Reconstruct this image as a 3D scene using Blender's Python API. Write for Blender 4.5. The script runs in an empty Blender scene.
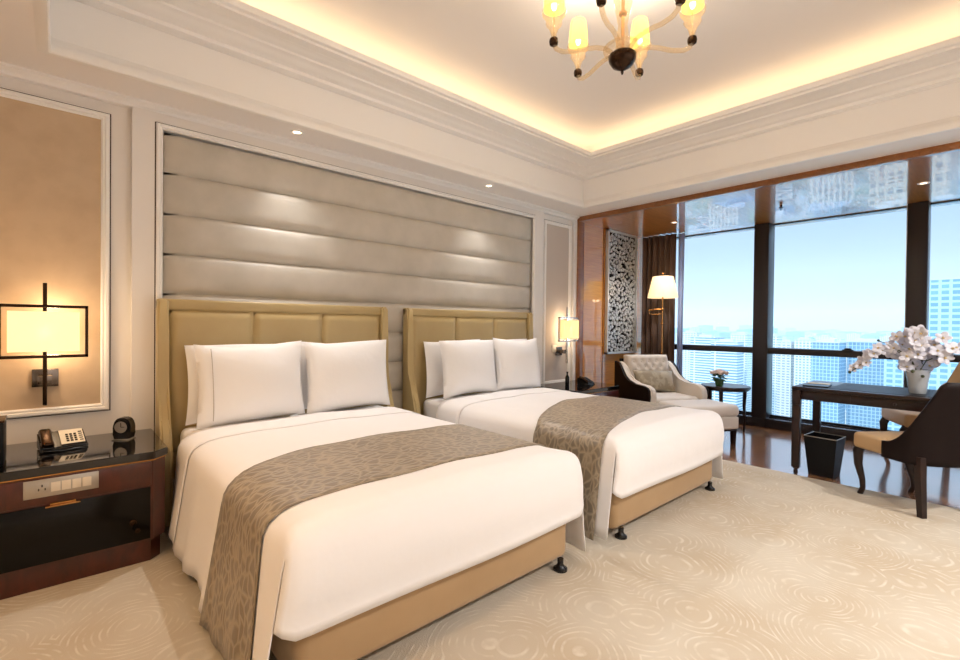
import bpy, bmesh, math, random
from mathutils import Vector, Matrix
from math import sin, cos, pi, sqrt, radians
S = bpy.context.scene
COL = S.collection
rnd = random.Random(7)

# ------------------------------------------------------------------ camera, world, exposure
YAW, PITCH, ROLL, FPX = .8399, -.010364, .010786, 471.1
_f = Vector((cos(YAW)*cos(PITCH), sin(YAW)*cos(PITCH), sin(PITCH)))
_r = Vector((sin(YAW), -cos(YAW), 0)); _u = _r.cross(_f)
_r2 = cos(ROLL)*_r + sin(ROLL)*_u; _u2 = -sin(ROLL)*_r + cos(ROLL)*_u
cd = bpy.data.cameras.new('camera'); cam = bpy.data.objects.new('camera', cd); COL.objects.link(cam)
cam.matrix_world = Matrix(((_r2.x, _u2.x, -_f.x, 0), (_r2.y, _u2.y, -_f.y, 0), (_r2.z, _u2.z, -_f.z, 1.25), (0, 0, 0, 1)))
cd.sensor_width = 36; cd.lens = FPX/960*36; cd.clip_start = .05; cd.clip_end = 20000
S.camera = cam
S.view_settings.view_transform = 'Standard'; S.view_settings.look = 'None'
S.view_settings.exposure = 0.33; S.view_settings.gamma = 1; S.view_settings.use_curve_mapping = False
S.cycles.max_bounces = 8; S.cycles.volume_bounces = 2; S.cycles.diffuse_bounces = 4; S.cycles.glossy_bounces = 4; S.cycles.transmission_bounces = 6
S.cycles.transparent_max_bounces = 12; S.cycles.caustics_reflective = False; S.cycles.caustics_refractive = False
S.cycles.sample_clamp_indirect = 4; S.cycles.use_denoising = True; S.cycles.blur_glossy = .5

def lin(r, g, b):
    f = lambda c: (c/255/12.92 if c/255 <= .04045 else ((c/255+.055)/1.055)**2.4)
    return (f(r), f(g), f(b), 1)

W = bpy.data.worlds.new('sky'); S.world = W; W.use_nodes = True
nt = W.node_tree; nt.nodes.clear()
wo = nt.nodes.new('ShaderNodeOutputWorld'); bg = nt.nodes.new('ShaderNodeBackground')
tc = nt.nodes.new('ShaderNodeTexCoord'); sp = nt.nodes.new('ShaderNodeSeparateXYZ'); cr = nt.nodes.new('ShaderNodeValToRGB')
e = cr.color_ramp.elements
e[0].position = 0.0; e[0].color = lin(205, 226, 236)
e[1].position = 1.0; e[1].color = lin(120, 170, 225)
for p, c in ((.03, lin(228, 238, 246)), (.10, lin(214, 232, 248)), (.20, lin(188, 215, 244))):
    q = e.new(p); q.color = c
no = nt.nodes.new('ShaderNodeTexNoise'); no.inputs['Scale'].default_value = 2.2; no.inputs['Detail'].default_value = 5
mp = nt.nodes.new('ShaderNodeMapping'); mp.inputs['Scale'].default_value = (1, 1, 5)
mx = nt.nodes.new('ShaderNodeMix'); mx.data_type = 'RGBA'; mx.inputs[7].default_value = lin(240, 246, 250)
mr = nt.nodes.new('ShaderNodeMapRange'); mr.inputs[1].default_value = .45; mr.inputs[2].default_value = .75; mr.inputs[4].default_value = .45
L = nt.links.new
L(tc.outputs['Generated'], sp.inputs[0]); L(sp.outputs[2], cr.inputs[0]); L(tc.outputs['Generated'], mp.inputs[0]); L(mp.outputs[0], no.inputs[0])
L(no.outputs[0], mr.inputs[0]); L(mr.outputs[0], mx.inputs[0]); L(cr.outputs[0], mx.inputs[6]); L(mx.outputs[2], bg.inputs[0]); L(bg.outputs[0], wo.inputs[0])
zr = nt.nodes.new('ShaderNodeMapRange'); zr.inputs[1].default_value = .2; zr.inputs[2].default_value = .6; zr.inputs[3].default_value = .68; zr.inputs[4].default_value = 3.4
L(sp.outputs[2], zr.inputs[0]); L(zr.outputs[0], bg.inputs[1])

WARM = (1, .76, .50); WARM2 = (1, .965, .945)
def light(name, kind, loc, energy, color=WARM, rot=None, **kw):
    d = bpy.data.lights.new(name, kind); d.energy = energy; d.color = color
    for k, v in kw.items(): setattr(d, k, v)
    o = bpy.data.objects.new(name, d); COL.objects.link(o); o.location = loc
    if rot is not None: o.rotation_euler = rot
    return o
sun = light('sun', 'SUN', (0, 0, 50), 1.6, (1, .95, .88), rot=(0, radians(-48), radians(-15)), angle=radians(3))
# daylight portals in the three window bays
for y0, y1 in ((2.154, 3.0), (.701, 1.984), (-.91, .539)):
    light('window_portal', 'AREA', (6.95, (y0+y1)/2, 1.35), 1, rot=(0, pi/2, 0), shape='RECTANGLE', size=2.4, size_y=y1-y0).data.cycles.is_portal = True
# LED strips lying in the ceiling cove, shining up
TX0, TX1, TY0, TY1, ZS = -.03, 4.505, -.49, 3.26, 2.62
COVE = 4.4
for (x, y, lx, ly) in (((TX0+TX1)/2, TY1-.06, 4.3, .03), ((TX0+TX1)/2, TY0+.06, 4.3, .03), (TX0+.06, (TY0+TY1)/2, .03, 3.5), (TX1-.06, (TY0+TY1)/2, .03, 3.5)):
    light('cove_led_strip', 'AREA', (x, y, 3.045), COVE*max(lx, ly)/4, (1, .72, .42), rot=(pi, 0, 0), shape='RECTANGLE', size=lx, size_y=ly)
# spot lamps: recessed downlights and the added fill spots
def spot(x, y, z, en, ang=70, col=WARM2, tilt=None, blend=.7):
    return light('downlight_or_fill', 'SPOT', (x, y, z-.012), en, col, rot=tilt or (0, 0, 0), spot_size=radians(ang), spot_blend=blend, shadow_soft_size=.03)

# ------------------------------------------------------------------ materials
M = {}
def nodes(name):
    m = bpy.data.materials.new(name); m.use_nodes = True; M[name] = m
    return m, m.node_tree.nodes, m.node_tree.links.new, m.node_tree.nodes['Principled BSDF']
def mat(name, c, rough=.5, metal=0, coat=0, bump=None, var=None, spec=None, sheen=0, emit=None, trans=None, ior=None, cr_=.05):
    """bump=(scale,strength,dist); var=(scale, colour2, lo, hi)"""
    m, N, K, b = nodes(name)
    b.inputs['Base Color'].default_value = c; b.inputs['Roughness'].default_value = rough; b.inputs['Metallic'].default_value = metal
    b.inputs['Coat Weight'].default_value = coat; b.inputs['Coat Roughness'].default_value = cr_
    if spec is not None: b.inputs['Specular IOR Level'].default_value = spec
    if sheen: b.inputs['Sheen Weight'].default_value = sheen
    if ior: b.inputs['IOR'].default_value = ior
    if trans: b.inputs['Transmission Weight'].default_value = trans
    if emit: b.inputs['Emission Color'].default_value = emit[0]; b.inputs['Emission Strength'].default_value = emit[1]
    t = N.new('ShaderNodeTexCoord')
    if bump:
        n = N.new('ShaderNodeTexNoise'); n.inputs['Scale'].default_value = bump[0]; n.inputs['Detail'].default_value = 3
        K(t.outputs['Object'], n.inputs[0]); bb = N.new('ShaderNodeBump'); bb.inputs['Strength'].default_value = bump[1]; bb.inputs['Distance'].default_value = bump[2]
        K(n.outputs[0], bb.inputs['Height']); K(bb.outputs[0], b.inputs['Normal'])
    if var:
        n = N.new('ShaderNodeTexNoise'); n.inputs['Scale'].default_value = var[0]; n.inputs['Detail'].default_value = 4
        K(t.outputs['Object'], n.inputs[0]); r = N.new('ShaderNodeMapRange'); r.inputs[1].default_value = var[2]; r.inputs[2].default_value = var[3]
        x = N.new('ShaderNodeMix'); x.data_type = 'RGBA'; x.inputs[6].default_value = c; x.inputs[7].default_value = var[1]
        K(n.outputs[0], r.inputs[0]); K(r.outputs[0], x.inputs[0]); K(x.outputs[2], b.inputs['Base Color'])
    return m
def wood(name, c1, c2, scale=(1, 1, 18), rough=.3, coat=.6, ns=3.0, bumpw=0, ior=None):
    m, N, K, b = nodes(name)
    t = N.new('ShaderNodeTexCoord'); mp = N.new('ShaderNodeMapping'); mp.inputs['Scale'].default_value = scale
    n = N.new('ShaderNodeTexNoise'); n.inputs['Scale'].default_value = ns; n.inputs['Detail'].default_value = 6; n.inputs['Roughness'].default_value = .6; n.inputs['Distortion'].default_value = .6
    x = N.new('ShaderNodeMix'); x.data_type = 'RGBA'; x.inputs[6].default_value = c1; x.inputs[7].default_value = c2
    r = N.new('ShaderNodeMapRange'); r.inputs[1].default_value = .3; r.inputs[2].default_value = .7
    K(t.outputs['Object'], mp.inputs[0]); K(mp.outputs[0], n.inputs[0]); K(n.outputs[0], r.inputs[0]); K(r.outputs[0], x.inputs[0]); K(x.outputs[2], b.inputs['Base Color'])
    b.inputs['Roughness'].default_value = rough; b.inputs['Coat Weight'].default_value = coat; b.inputs['Coat Roughness'].default_value = .06
    if ior: b.inputs['Coat IOR'].default_value = ior
    if bumpw:
        n2 = N.new('ShaderNodeTexNoise'); n2.inputs['Scale'].default_value = 2.5; n2.inputs['Detail'].default_value = 1; bb = N.new('ShaderNodeBump'); bb.inputs['Strength'].default_value = bumpw; bb.inputs['Distance'].default_value = .02
        K(t.outputs['Object'], n2.inputs[0]); K(n2.outputs[0], bb.inputs['Height']); K(bb.outputs[0], b.inputs['Coat Normal'])
    return m
mat('plaster', lin(242, 238, 232), .75, bump=(60, .05, .01))
mat('paint', lin(238, 233, 228), .45)
mat('ceiling_white', lin(244, 239, 236), .8)
mat('trim_white', lin(247, 244, 241), .35)
mat('dark_line', lin(70, 45, 30), .4)
mat('wallpaper', lin(205, 180, 150), .8, bump=(250, .15, .002), var=(8, lin(196, 170, 140), .4, .7))
mat('wallpaper_pale', lin(200, 188, 178), .8, bump=(250, .15, .002))
mat('leather', lin(188, 166, 118), .38, bump=(220, .12, .001), var=(3, lin(178, 155, 106), .3, .7))
mat('quilt_panel', lin(198, 190, 178), .52, sheen=.3, bump=(300, .1, .001), var=(5, lin(184, 177, 164), .3, .7))
mat('linen', lin(246, 243, 242), .75, sheen=.15, bump=(9, .18, .012))
mat('linen_pillow', lin(250, 248, 247), .75, sheen=.15, bump=(7, .3, .015))
mat('linen_thread', lin(190, 180, 172), .8)
mat('valance', lin(180, 148, 108), .7, sheen=.2, bump=(200, .1, .002), var=(3, lin(170, 138, 98), .3, .7))
mat('black_plastic', lin(18, 18, 20), .25)
mat('black_stone', lin(14, 12, 12), .08, coat=.5)
mat('black_gloss', lin(10, 8, 8), .15, spec=.25)
mat('black_leather', lin(12, 12, 15), .45, spec=.2, bump=(150, .2, .001))
mat('bronze', lin(60, 45, 35), .25, 1)
mat('chrome_dark', lin(120, 110, 102), .2, 1)
mat('brass', lin(190, 140, 85), .25, 1)
mat('chrome', lin(210, 205, 200), .15, 1)
mat('silver', lin(185, 180, 172), .35, .9)
mat('switch_cream', lin(225, 215, 198), .4)
mat('card', lin(235, 225, 205), .6)
mat('dark_frame', lin(44, 40, 42), .35, .3)
mat('sill_metal', lin(190, 195, 200), .25, .8)
wood('mahogany', lin(84, 34, 20), lin(56, 21, 12), (4, 4, 2), .3, .35, 4)
wood('dark_wood', lin(40, 20, 15), lin(24, 12, 10), (4, 4, 14), .35, .2)
M['dark_wood'].node_tree.nodes['Principled BSDF'].inputs['Specular IOR Level'].default_value = .3
wood('wall_wood', lin(216, 148, 54), lin(192, 120, 36), (1.2, 1.2, 22), .4, 1, 3, ior=1.55)
M['wall_wood'].node_tree.nodes['Principled BSDF'].inputs['Coat Roughness'].default_value = .02
wood('ceil_wood', lin(206, 134, 58), lin(176, 106, 40), (1.2, 12, 1), .3, 1, 3, bumpw=.06, ior=2.4)
M['ceil_wood'].node_tree.nodes['Principled BSDF'].inputs['Coat Roughness'].default_value = .015
wood('portal_wood', lin(156, 96, 42), lin(126, 74, 30), (1.5, 8, 8), .3, .6)
mat('curtain_brown', lin(88, 65, 52), .7, sheen=.3)
mat('armchair_fabric', lin(226, 218, 208), .75, sheen=.3, bump=(150, .15, .002))
mat('cushion_fabric', lin(176, 164, 140), .6, sheen=.3, var=(14, lin(150, 138, 116), .45, .55))
mat('chair_tan', lin(186, 154, 114), .5, bump=(200, .1, .001))
mat('chair_dark', lin(24, 14, 13), .5, spec=.15, bump=(200, .1, .001))
mat('white_metal', lin(216, 220, 222), .35, .25)
mat('mirror_dark', lin(70, 72, 78), .08, .9)
mat('ceramic', lin(225, 226, 226), .2, coat=.5)
mat('petal', lin(226, 226, 236), .6, sheen=.2)
mat('petal_heart', lin(205, 180, 130), .6)
mat('petal_pink', lin(216, 198, 190), .6)
mat('leaf', lin(58, 92, 50), .5)
mat('stem', lin(60, 70, 40), .5)
mat('tray_black', lin(16, 16, 18), .3)
mat('soil', lin(50, 40, 30), .9)

def glass(name, tint=(1, 1, 1, 1), refl=1.0, rough=0.0, base=.04):
    m = bpy.data.materials.new(name); m.use_nodes = True; M[name] = m
    N = m.node_tree.nodes; K = m.node_tree.links.new; N.clear()
    o = N.new('ShaderNodeOutputMaterial'); t = N.new('ShaderNodeBsdfTransparent'); g = N.new('ShaderNodeBsdfGlossy'); x = N.new('ShaderNodeMixShader'); f = N.new('ShaderNodeFresnel')
    mu = N.new('ShaderNodeMath'); mu.operation = 'MULTIPLY_ADD'; mu.inputs[1].default_value = refl; mu.inputs[2].default_value = base-.04
    t.inputs[0].default_value = tint; g.inputs['Roughness'].default_value = rough; f.inputs[0].default_value = 1.45
    K(f.outputs[0], mu.inputs[0]); K(mu.outputs[0], x.inputs[0]); K(t.outputs[0], x.inputs[1]); K(g.outputs[0], x.inputs[2]); K(x.outputs[0], o.inputs[0])
glass('window_glass', (.97, .99, 1, 1), .35, base=.03)
mat('amber_glass', lin(250, 226, 190), .12, trans=.0, coat=.5)
_m = M['amber_glass']; _N = _m.node_tree.nodes; _t = _N.new('ShaderNodeBsdfTransparent'); _t.inputs[0].default_value = (1, .95, .86, 1); _x = _N.new('ShaderNodeMixShader'); _x.inputs[0].default_value = .28
_m.node_tree.links.new(_t.outputs[0], _x.inputs[1]); _m.node_tree.links.new(_N['Principled BSDF'].outputs[0], _x.inputs[2]); _m.node_tree.links.new(_x.outputs[0], _N['Material Output'].inputs[0])
glass('clear_glass', (.93, .95, .96, 1), 1.2, base=.06)
mat('frosted', lin(214, 218, 222), .15, coat=.5)
_m = M['frosted']; _N = _m.node_tree.nodes; _t = _N.new('ShaderNodeBsdfTransparent'); _x = _N.new('ShaderNodeMixShader'); _x.inputs[0].default_value = .45
_m.node_tree.links.new(_t.outputs[0], _x.inputs[1]); _m.node_tree.links.new(_N['Principled BSDF'].outputs[0], _x.inputs[2]); _m.node_tree.links.new(_x.outputs[0], _N['Material Output'].inputs[0])
def shade_mat(name, col, emis, es):
    m = bpy.data.materials.new(name); m.use_nodes = True; M[name] = m
    N = m.node_tree.nodes; K = m.node_tree.links.new; N.clear()
    o = N.new('ShaderNodeOutputMaterial'); d = N.new('ShaderNodeBsdfDiffuse'); t = N.new('ShaderNodeBsdfTranslucent'); a = N.new('ShaderNodeMixShader'); em = N.new('ShaderNodeEmission'); ad = N.new('ShaderNodeAddShader')
    d.inputs[0].default_value = col; t.inputs[0].default_value = col; em.inputs[0].default_value = emis; em.inputs[1].default_value = es
    K(d.outputs[0], a.inputs[1]); K(t.outputs[0], a.inputs[2]); K(a.outputs[0], ad.inputs[0]); K(em.outputs[0], ad.inputs[1]); K(ad.outputs[0], o.inputs[0])
shade_mat('lit_shade', lin(240, 220, 180), (1, .80, .46, 1), .55)
shade_mat('lit_shade_pale', lin(245, 230, 200), (1, .76, .42, 1), .36)
shade_mat('lit_glass_shade', lin(252, 232, 120), (1, .80, .26, 1), .62)
shade_mat('lamp_bulb', lin(255, 240, 220), (1, .8, .5, 1), 4)
shade_mat('lens_glow', lin(255, 245, 230), (1, .85, .65, 1), 3)
shade_mat('sheer', lin(200, 208, 228), (1, 1, 1, 1), 0)

# carpet with rings in patches
m, N, K, b = nodes('carpet')
t = N.new('ShaderNodeTexCoord'); n0 = N.new('ShaderNodeTexNoise'); n0.inputs['Scale'].default_value = 2.2; n0.inputs['Detail'].default_value = 2
mxv = N.new('ShaderNodeMix'); mxv.data_type = 'VECTOR'; mxv.inputs[0].default_value = .09
v = N.new('ShaderNodeTexVoronoi'); v.inputs['Scale'].default_value = 2.6; v.inputs['Randomness'].default_value = .9
K(t.outputs['Object'], n0.inputs[0]); K(t.outputs['Object'], mxv.inputs[4]); K(n0.outputs[1], mxv.inputs[5]); K(mxv.outputs[1], v.inputs[0])
s1 = N.new('ShaderNodeMath'); s1.operation = 'MULTIPLY'; s1.inputs[1].default_value = 112
s2 = N.new('ShaderNodeMath'); s2.operation = 'SINE'; K(v.outputs['Distance'], s1.inputs[0]); K(s1.outputs[0], s2.inputs[0])
r1 = N.new('ShaderNodeMapRange'); r1.inputs[1].default_value = .35; r1.inputs[2].default_value = .95; K(s2.outputs[0], r1.inputs[0])
n1 = N.new('ShaderNodeTexNoise'); n1.inputs['Scale'].default_value = 14; n1.inputs['Detail'].default_value = 3; K(t.outputs['Object'], n1.inputs[0])
r2 = N.new('ShaderNodeMapRange'); r2.inputs[1].default_value = .42; r2.inputs[2].default_value = .62; K(n1.outputs[0], r2.inputs[0])
mu = N.new('ShaderNodeMath'); mu.operation = 'MULTIPLY'; K(r1.outputs[0], mu.inputs[0]); K(r2.outputs[0], mu.inputs[1])
c1 = N.new('ShaderNodeMix'); c1.data_type = 'RGBA'; c1.inputs[6].default_value = lin(196, 186, 169); c1.inputs[7].default_value = lin(187, 172, 150)
n2 = N.new('ShaderNodeTexNoise'); n2.inputs['Scale'].default_value = 1.6; n2.inputs['Detail'].default_value = 3; K(t.outputs['Object'], n2.inputs[0])
r3 = N.new('ShaderNodeMapRange'); r3.inputs[1].default_value = .4; r3.inputs[2].default_value = .62; K(n2.outputs[0], r3.inputs[0]); K(r3.outputs[0], c1.inputs[0])
c2 = N.new('ShaderNodeMix'); c2.data_type = 'RGBA'; c2.inputs[7].default_value = lin(208, 199, 183)
K(c1.outputs[2], c2.inputs[6]); K(mu.outputs[0], c2.inputs[0])
n3 = N.new('ShaderNodeTexNoise'); n3.inputs['Scale'].default_value = 260; K(t.outputs['Object'], n3.inputs[0])
bb = N.new('ShaderNodeBump'); bb.inputs['Strength'].default_value = .35; bb.inputs['Distance'].default_value = .004
ad = N.new('ShaderNodeMath'); ad.operation = 'MULTIPLY_ADD'; ad.inputs[1].default_value = .7; K(mu.outputs[0], ad.inputs[0]); K(n3.outputs[0], ad.inputs[2]); K(ad.outputs[0], bb.inputs['Height']); K(bb.outputs[0], b.inputs['Normal'])
K(c2.outputs[2], b.inputs['Base Color']); b.inputs['Roughness'].default_value = .95; b.inputs['Specular IOR Level'].default_value = .1

# plank floor, glossy
m, N, K, b = nodes('plank_floor')
t = N.new('ShaderNodeTexCoord'); mp = N.new('ShaderNodeMapping'); mp.inputs['Rotation'].default_value = (0, 0, 0)
br = N.new('ShaderNodeTexBrick'); br.inputs['Scale'].default_value = 1; br.inputs['Brick Width'].default_value = 1.1; br.inputs['Row Height'].default_value = .11; br.inputs['Mortar Size'].default_value = .0015
br.inputs['Color1'].default_value = lin(178, 128, 90); br.inputs['Color2'].default_value = lin(152, 104, 70); br.inputs['Mortar'].default_value = lin(40, 24, 16)
K(t.outputs['Object'], mp.inputs[0]); K(mp.outputs[0], br.inputs[0]); K(br.outputs[0], b.inputs['Base Color'])
n = N.new('ShaderNodeTexNoise'); n.inputs['Scale'].default_value = 6; K(t.outputs['Object'], n.inputs[0])
bb = N.new('ShaderNodeBump'); bb.inputs['Strength'].default_value = .12; bb.inputs['Distance'].default_value = .01; K(n.outputs[0], bb.inputs['Height']); K(bb.outputs[0], b.inputs['Normal'])
b.inputs['Roughness'].default_value = .22; b.inputs['Coat Weight'].default_value = 1; b.inputs['Coat Roughness'].default_value = .10; b.inputs['Coat IOR'].default_value = 2.7

# leaf damask for the bed runners
m, N, K, b = nodes('damask')
t = N.new('ShaderNodeTexCoord'); n0 = N.new('ShaderNodeTexNoise'); n0.inputs['Scale'].default_value = 9; n0.inputs['Detail'].default_value = 1
mxv = N.new('ShaderNodeMix'); mxv.data_type = 'VECTOR'; mxv.inputs[0].default_value = .07
mp = N.new('ShaderNodeMapping'); mp.inputs['Scale'].default_value = (1.0, 1.9, 1.0); mp.inputs['Rotation'].default_value = (0.3, 0.2, .6)
v = N.new('ShaderNodeTexVoronoi'); v.feature = 'DISTANCE_TO_EDGE'; v.inputs['Scale'].default_value = 17
K(t.outputs['Object'], n0.inputs[0]); K(t.outputs['Object'], mxv.inputs[4]); K(n0.outputs[1], mxv.inputs[5]); K(mxv.outputs[1], mp.inputs[0]); K(mp.outputs[0], v.inputs[0])
r1 = N.new('ShaderNodeMapRange'); r1.inputs[1].default_value = .02; r1.inputs[2].default_value = .20; K(v.outputs[0], r1.inputs[0])
c1 = N.new('ShaderNodeMix'); c1.data_type = 'RGBA'; c1.inputs[6].default_value = lin(166, 150, 126); c1.inputs[7].default_value = lin(126, 112, 92)
K(r1.outputs[0], c1.inputs[0]); K(c1.outputs[2], b.inputs['Base Color']); b.inputs['Roughness'].default_value = .42; b.inputs['Sheen Weight'].default_value = .2
bb = N.new('ShaderNodeBump'); bb.inputs['Strength'].default_value = .4; bb.inputs['Distance'].default_value = .004; K(r1.outputs[0], bb.inputs['Height']); K(bb.outputs[0], b.inputs['Normal'])

def facade(name, wallc, winc, fw=3.5, fh=3.3, mortar=.9, rough=.4):
    m, N, K, b = nodes(name)
    t = N.new('ShaderNodeTexCoord'); s = N.new('ShaderNodeSeparateXYZ'); a = N.new('ShaderNodeMath'); a.operation = 'ADD'; c = N.new('ShaderNodeCombineXYZ')
    K(t.outputs['Object'], s.inputs[0]); K(s.outputs[0], a.inputs[0]); K(s.outputs[1], a.inputs[1]); K(a.outputs[0], c.inputs[0]); K(s.outputs[2], c.inputs[1])
    br = N.new('ShaderNodeTexBrick'); br.offset = 0; br.inputs['Scale'].default_value = 1; br.inputs['Brick Width'].default_value = fw; br.inputs['Row Height'].default_value = fh
    br.inputs['Mortar Size'].default_value = mortar; br.inputs['Mortar'].default_value = wallc; br.inputs['Color1'].default_value = winc; br.inputs['Color2'].default_value = [x*.8 for x in winc[:3]]+[1]
    K(c.outputs[0], br.inputs[0]); K(br.outputs[0], b.inputs['Base Color']); b.inputs['Roughness'].default_value = rough
facade('facade_white', lin(238, 236, 230), lin(150, 176, 190), 3.6, 3.2, .75)
facade('facade_cream', lin(226, 220, 208), lin(140, 160, 172), 5.0, 3.2, 1.0)
facade('facade_glass', lin(186, 212, 224), lin(120, 162, 188), 3.2, 3.6, .35, .2)
facade('facade_bands', lin(236, 238, 238), lin(120, 160, 182), 60, 3.3, .8, .3)
facade('facade_fins', lin(190, 218, 230), lin(128, 176, 200), 6.5, 5.0, 1.0, .2)
mat('roof_pale', lin(212, 214, 214), .8)
mat('roof_blue', lin(130, 160, 185), .7)
mat('city_ground', lin(196, 204, 200), .9, var=(.012, lin(150, 172, 150), .42, .6))
mat('hill_green', lin(130, 158, 150), .9)

# ------------------------------------------------------------------ mesh builder
class MB:
    def __init__(s): s.bm = bmesh.new()
    def _xf(s, vs, mtx):
        if mtx is not None: bmesh.ops.transform(s.bm, matrix=mtx, verts=vs)
    def box(s, a, b, bev=0, seg=2, mtx=None):
        a = Vector(a); b = Vector(b)
        r = bmesh.ops.create_cube(s.bm, size=1)['verts']
        bmesh.ops.scale(s.bm, vec=(abs(b.x-a.x), abs(b.y-a.y), abs(b.z-a.z)), verts=r)
        bmesh.ops.translate(s.bm, vec=(a+b)/2, verts=r)
        if bev:
            ed = list({e for v_ in r for e in v_.link_edges})
            out = bmesh.ops.bevel(s.bm, geom=ed, offset=bev, segments=seg, affect='EDGES', profile=.5)
            r = list({v_ for f in out['faces'] for v_ in f.verts} | {v_ for v_ in r if v_.is_valid})
            r = s._flood(r)
        s._xf(r, mtx); return s
    def _flood(s, vs):
        seen = set(vs); st = list(vs)
        while st:
            v_ = st.pop()
            for e_ in v_.link_edges:
                o = e_.other_vert(v_)
                if o not in seen: seen.add(o); st.append(o)
        return list(seen)
    def cyl(s, c, r, h, n=24, r2=None, mtx=None, axis='Z'):
        R = Matrix.Identity(4)
        if axis == 'X': R = Matrix.Rotation(pi/2, 4, 'Y')
        if axis == 'Y': R = Matrix.Rotation(-pi/2, 4, 'X')
        vs = bmesh.ops.create_cone(s.bm, cap_ends=True, segments=n, radius1=r, radius2=r if r2 is None else r2, depth=h)['verts']
        bmesh.ops.transform(s.bm, matrix=Matrix.Translation(c) @ R, verts=vs); s._xf(vs, mtx); return s
    def ball(s, c, r, sc=(1, 1, 1), n=16, mtx=None):
        vs = bmesh.ops.create_uvsphere(s.bm, u_segments=n, v_segments=max(6, n//2), radius=r)['verts']
        bmesh.ops.transform(s.bm, matrix=Matrix.Translation(c) @ Matrix.Diagonal((*sc, 1)), verts=vs); s._xf(vs, mtx); return s
    def lathe(s, prof, c=(0, 0, 0), n=28, mtx=None, cap=True):
        rings = []
        for r, z in prof:
            rings.append([s.bm.verts.new((c[0]+r*cos(2*pi*i/n), c[1]+r*sin(2*pi*i/n), c[2]+z)) for i in range(n)])
        for a, b in zip(rings, rings[1:]):
            for i in range(n): s.bm.faces.new((a[i], a[(i+1) % n], b[(i+1) % n], b[i]))
        if cap:
            s.bm.faces.new(rings[0][::-1]); s.bm.faces.new(rings[-1])
        s._xf([v_ for r in rings for v_ in r], mtx); return s
    def tube(s, pts, r, n=10, rr=None, mtx=None, sq=False):
        pts = [Vector(p) for p in pts]; rings = []
        up = Vector((0, 0, 1))
        ov = pts[-1]-pts[0]
        if abs(ov.z) > .75*max(1e-6, ov.length): up = Vector((0, 1, 0))
        for i, p in enumerate(pts):
            t_ = (pts[min(i+1, len(pts)-1)]-pts[max(i-1, 0)]).normalized()
            x = t_.cross(up)
            if x.length < .05: x = t_.cross(Vector((0, 1, 0)))
            x.normalize(); y = t_.cross(x).normalized()
            q = rr[i] if rr else r
            k = n
            rings.append([s.bm.verts.new(p + x*q*cos(2*pi*(j+.5)/k)+y*q*sin(2*pi*(j+.5)/k)) for j in range(k)])
        for a, b in zip(rings, rings[1:]):
            for i in range(n): s.bm.faces.new((a[i], a[(i+1) % n], b[(i+1) % n], b[i]))
        s.bm.faces.new(rings[0][::-1]); s.bm.faces.new(rings[-1])
        s._xf([v_ for r_ in rings for v_ in r_], mtx); return s
    def bar(s, p, q, w, h=None):
        """square bar between two points"""
        return s.tube([p, q], w/sqrt(2), n=4)
    def prism(s, poly, a0, a1, axis='X', mtx=None):
        """extrude polygon: axis X -> poly in (y,z); Y -> (x,z); Z -> (x,y)"""
        def P(u, v_, w): return {'X': (w, u, v_), 'Y': (u, w, v_), 'Z': (u, v_, w)}[axis]
        A = [s.bm.verts.new(P(u, v_, a0)) for u, v_ in poly]; B = [s.bm.verts.new(P(u, v_, a1)) for u, v_ in poly]
        n = len(poly)
        for i in range(n): s.bm.faces.new((A[i], A[(i+1) % n], B[(i+1) % n], B[i]))
        s.bm.faces.new(A[::-1]); s.bm.faces.new(B); s._xf(A+B, mtx); return s
    def grid(s, fn, nu, nv, close_u=False):
        g = [[s.bm.verts.new(fn(i/(nu if close_u else nu-1), j/(nv-1))) for j in range(nv)] for i in range(nu)]
        for i in range(nu if close_u else nu-1):
            for j in range(nv-1):
                k = (i+1) % nu
                s.bm.faces.new((g[i][j], g[k][j], g[k][j+1], g[i][j+1]))
        return g
    def build(s, name, m, parent=None, smooth=35, mod=None, **props):
        bmesh.ops.remove_doubles(s.bm, verts=s.bm.verts, dist=1e-6)
        bmesh.ops.recalc_face_normals(s.bm, faces=s.bm.faces)
        me = bpy.data.meshes.new(name); s.bm.to_mesh(me); s.bm.free()
        for p in me.polygons: p.use_smooth = True
        me.set_sharp_from_angle(angle=radians(smooth))
        for mm in (m if isinstance(m, (list, tuple)) else [m]): me.materials.append(M[mm])
        o = bpy.data.objects.new(name, me); COL.objects.link(o)
        if parent is not None: o.parent = parent
        for k, v_ in props.items(): o[k] = v_
        return o
def loc0(o, p):
    """move a mesh object's origin to p keeping the geometry where it is"""
    o.data.transform(Matrix.Translation(-Vector(p))); o.location = p; return o
def thing(name, label, cat, loc=(0, 0, 0), rz=0, group=None):
    o = bpy.data.objects.new(name, None); COL.objects.link(o); o.empty_display_size = .1
    o.location = loc; o.rotation_euler = (0, 0, rz); o['label'] = label; o['category'] = cat
    if group: o['group'] = group
    return o
def tag(o, label, cat, group=None):
    o['label'] = label; o['category'] = cat
    if group: o['group'] = group
    return o
def copy_tree(o, parent=None):
    c = o.copy(); COL.objects.link(c)
    if parent is not None: c.parent = parent
    for ch in list(o.children): copy_tree(ch, c)
    return c
def solid(o, t, off=1):
    md = o.modifiers.new('s', 'SOLIDIFY'); md.thickness = t; md.offset = off; return o
def sub(o, n=1):
    md = o.modifiers.new('u', 'SUBSURF'); md.levels = n; md.render_levels = n; return o
def struct(o): o['kind'] = 'structure'; return o
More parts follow.
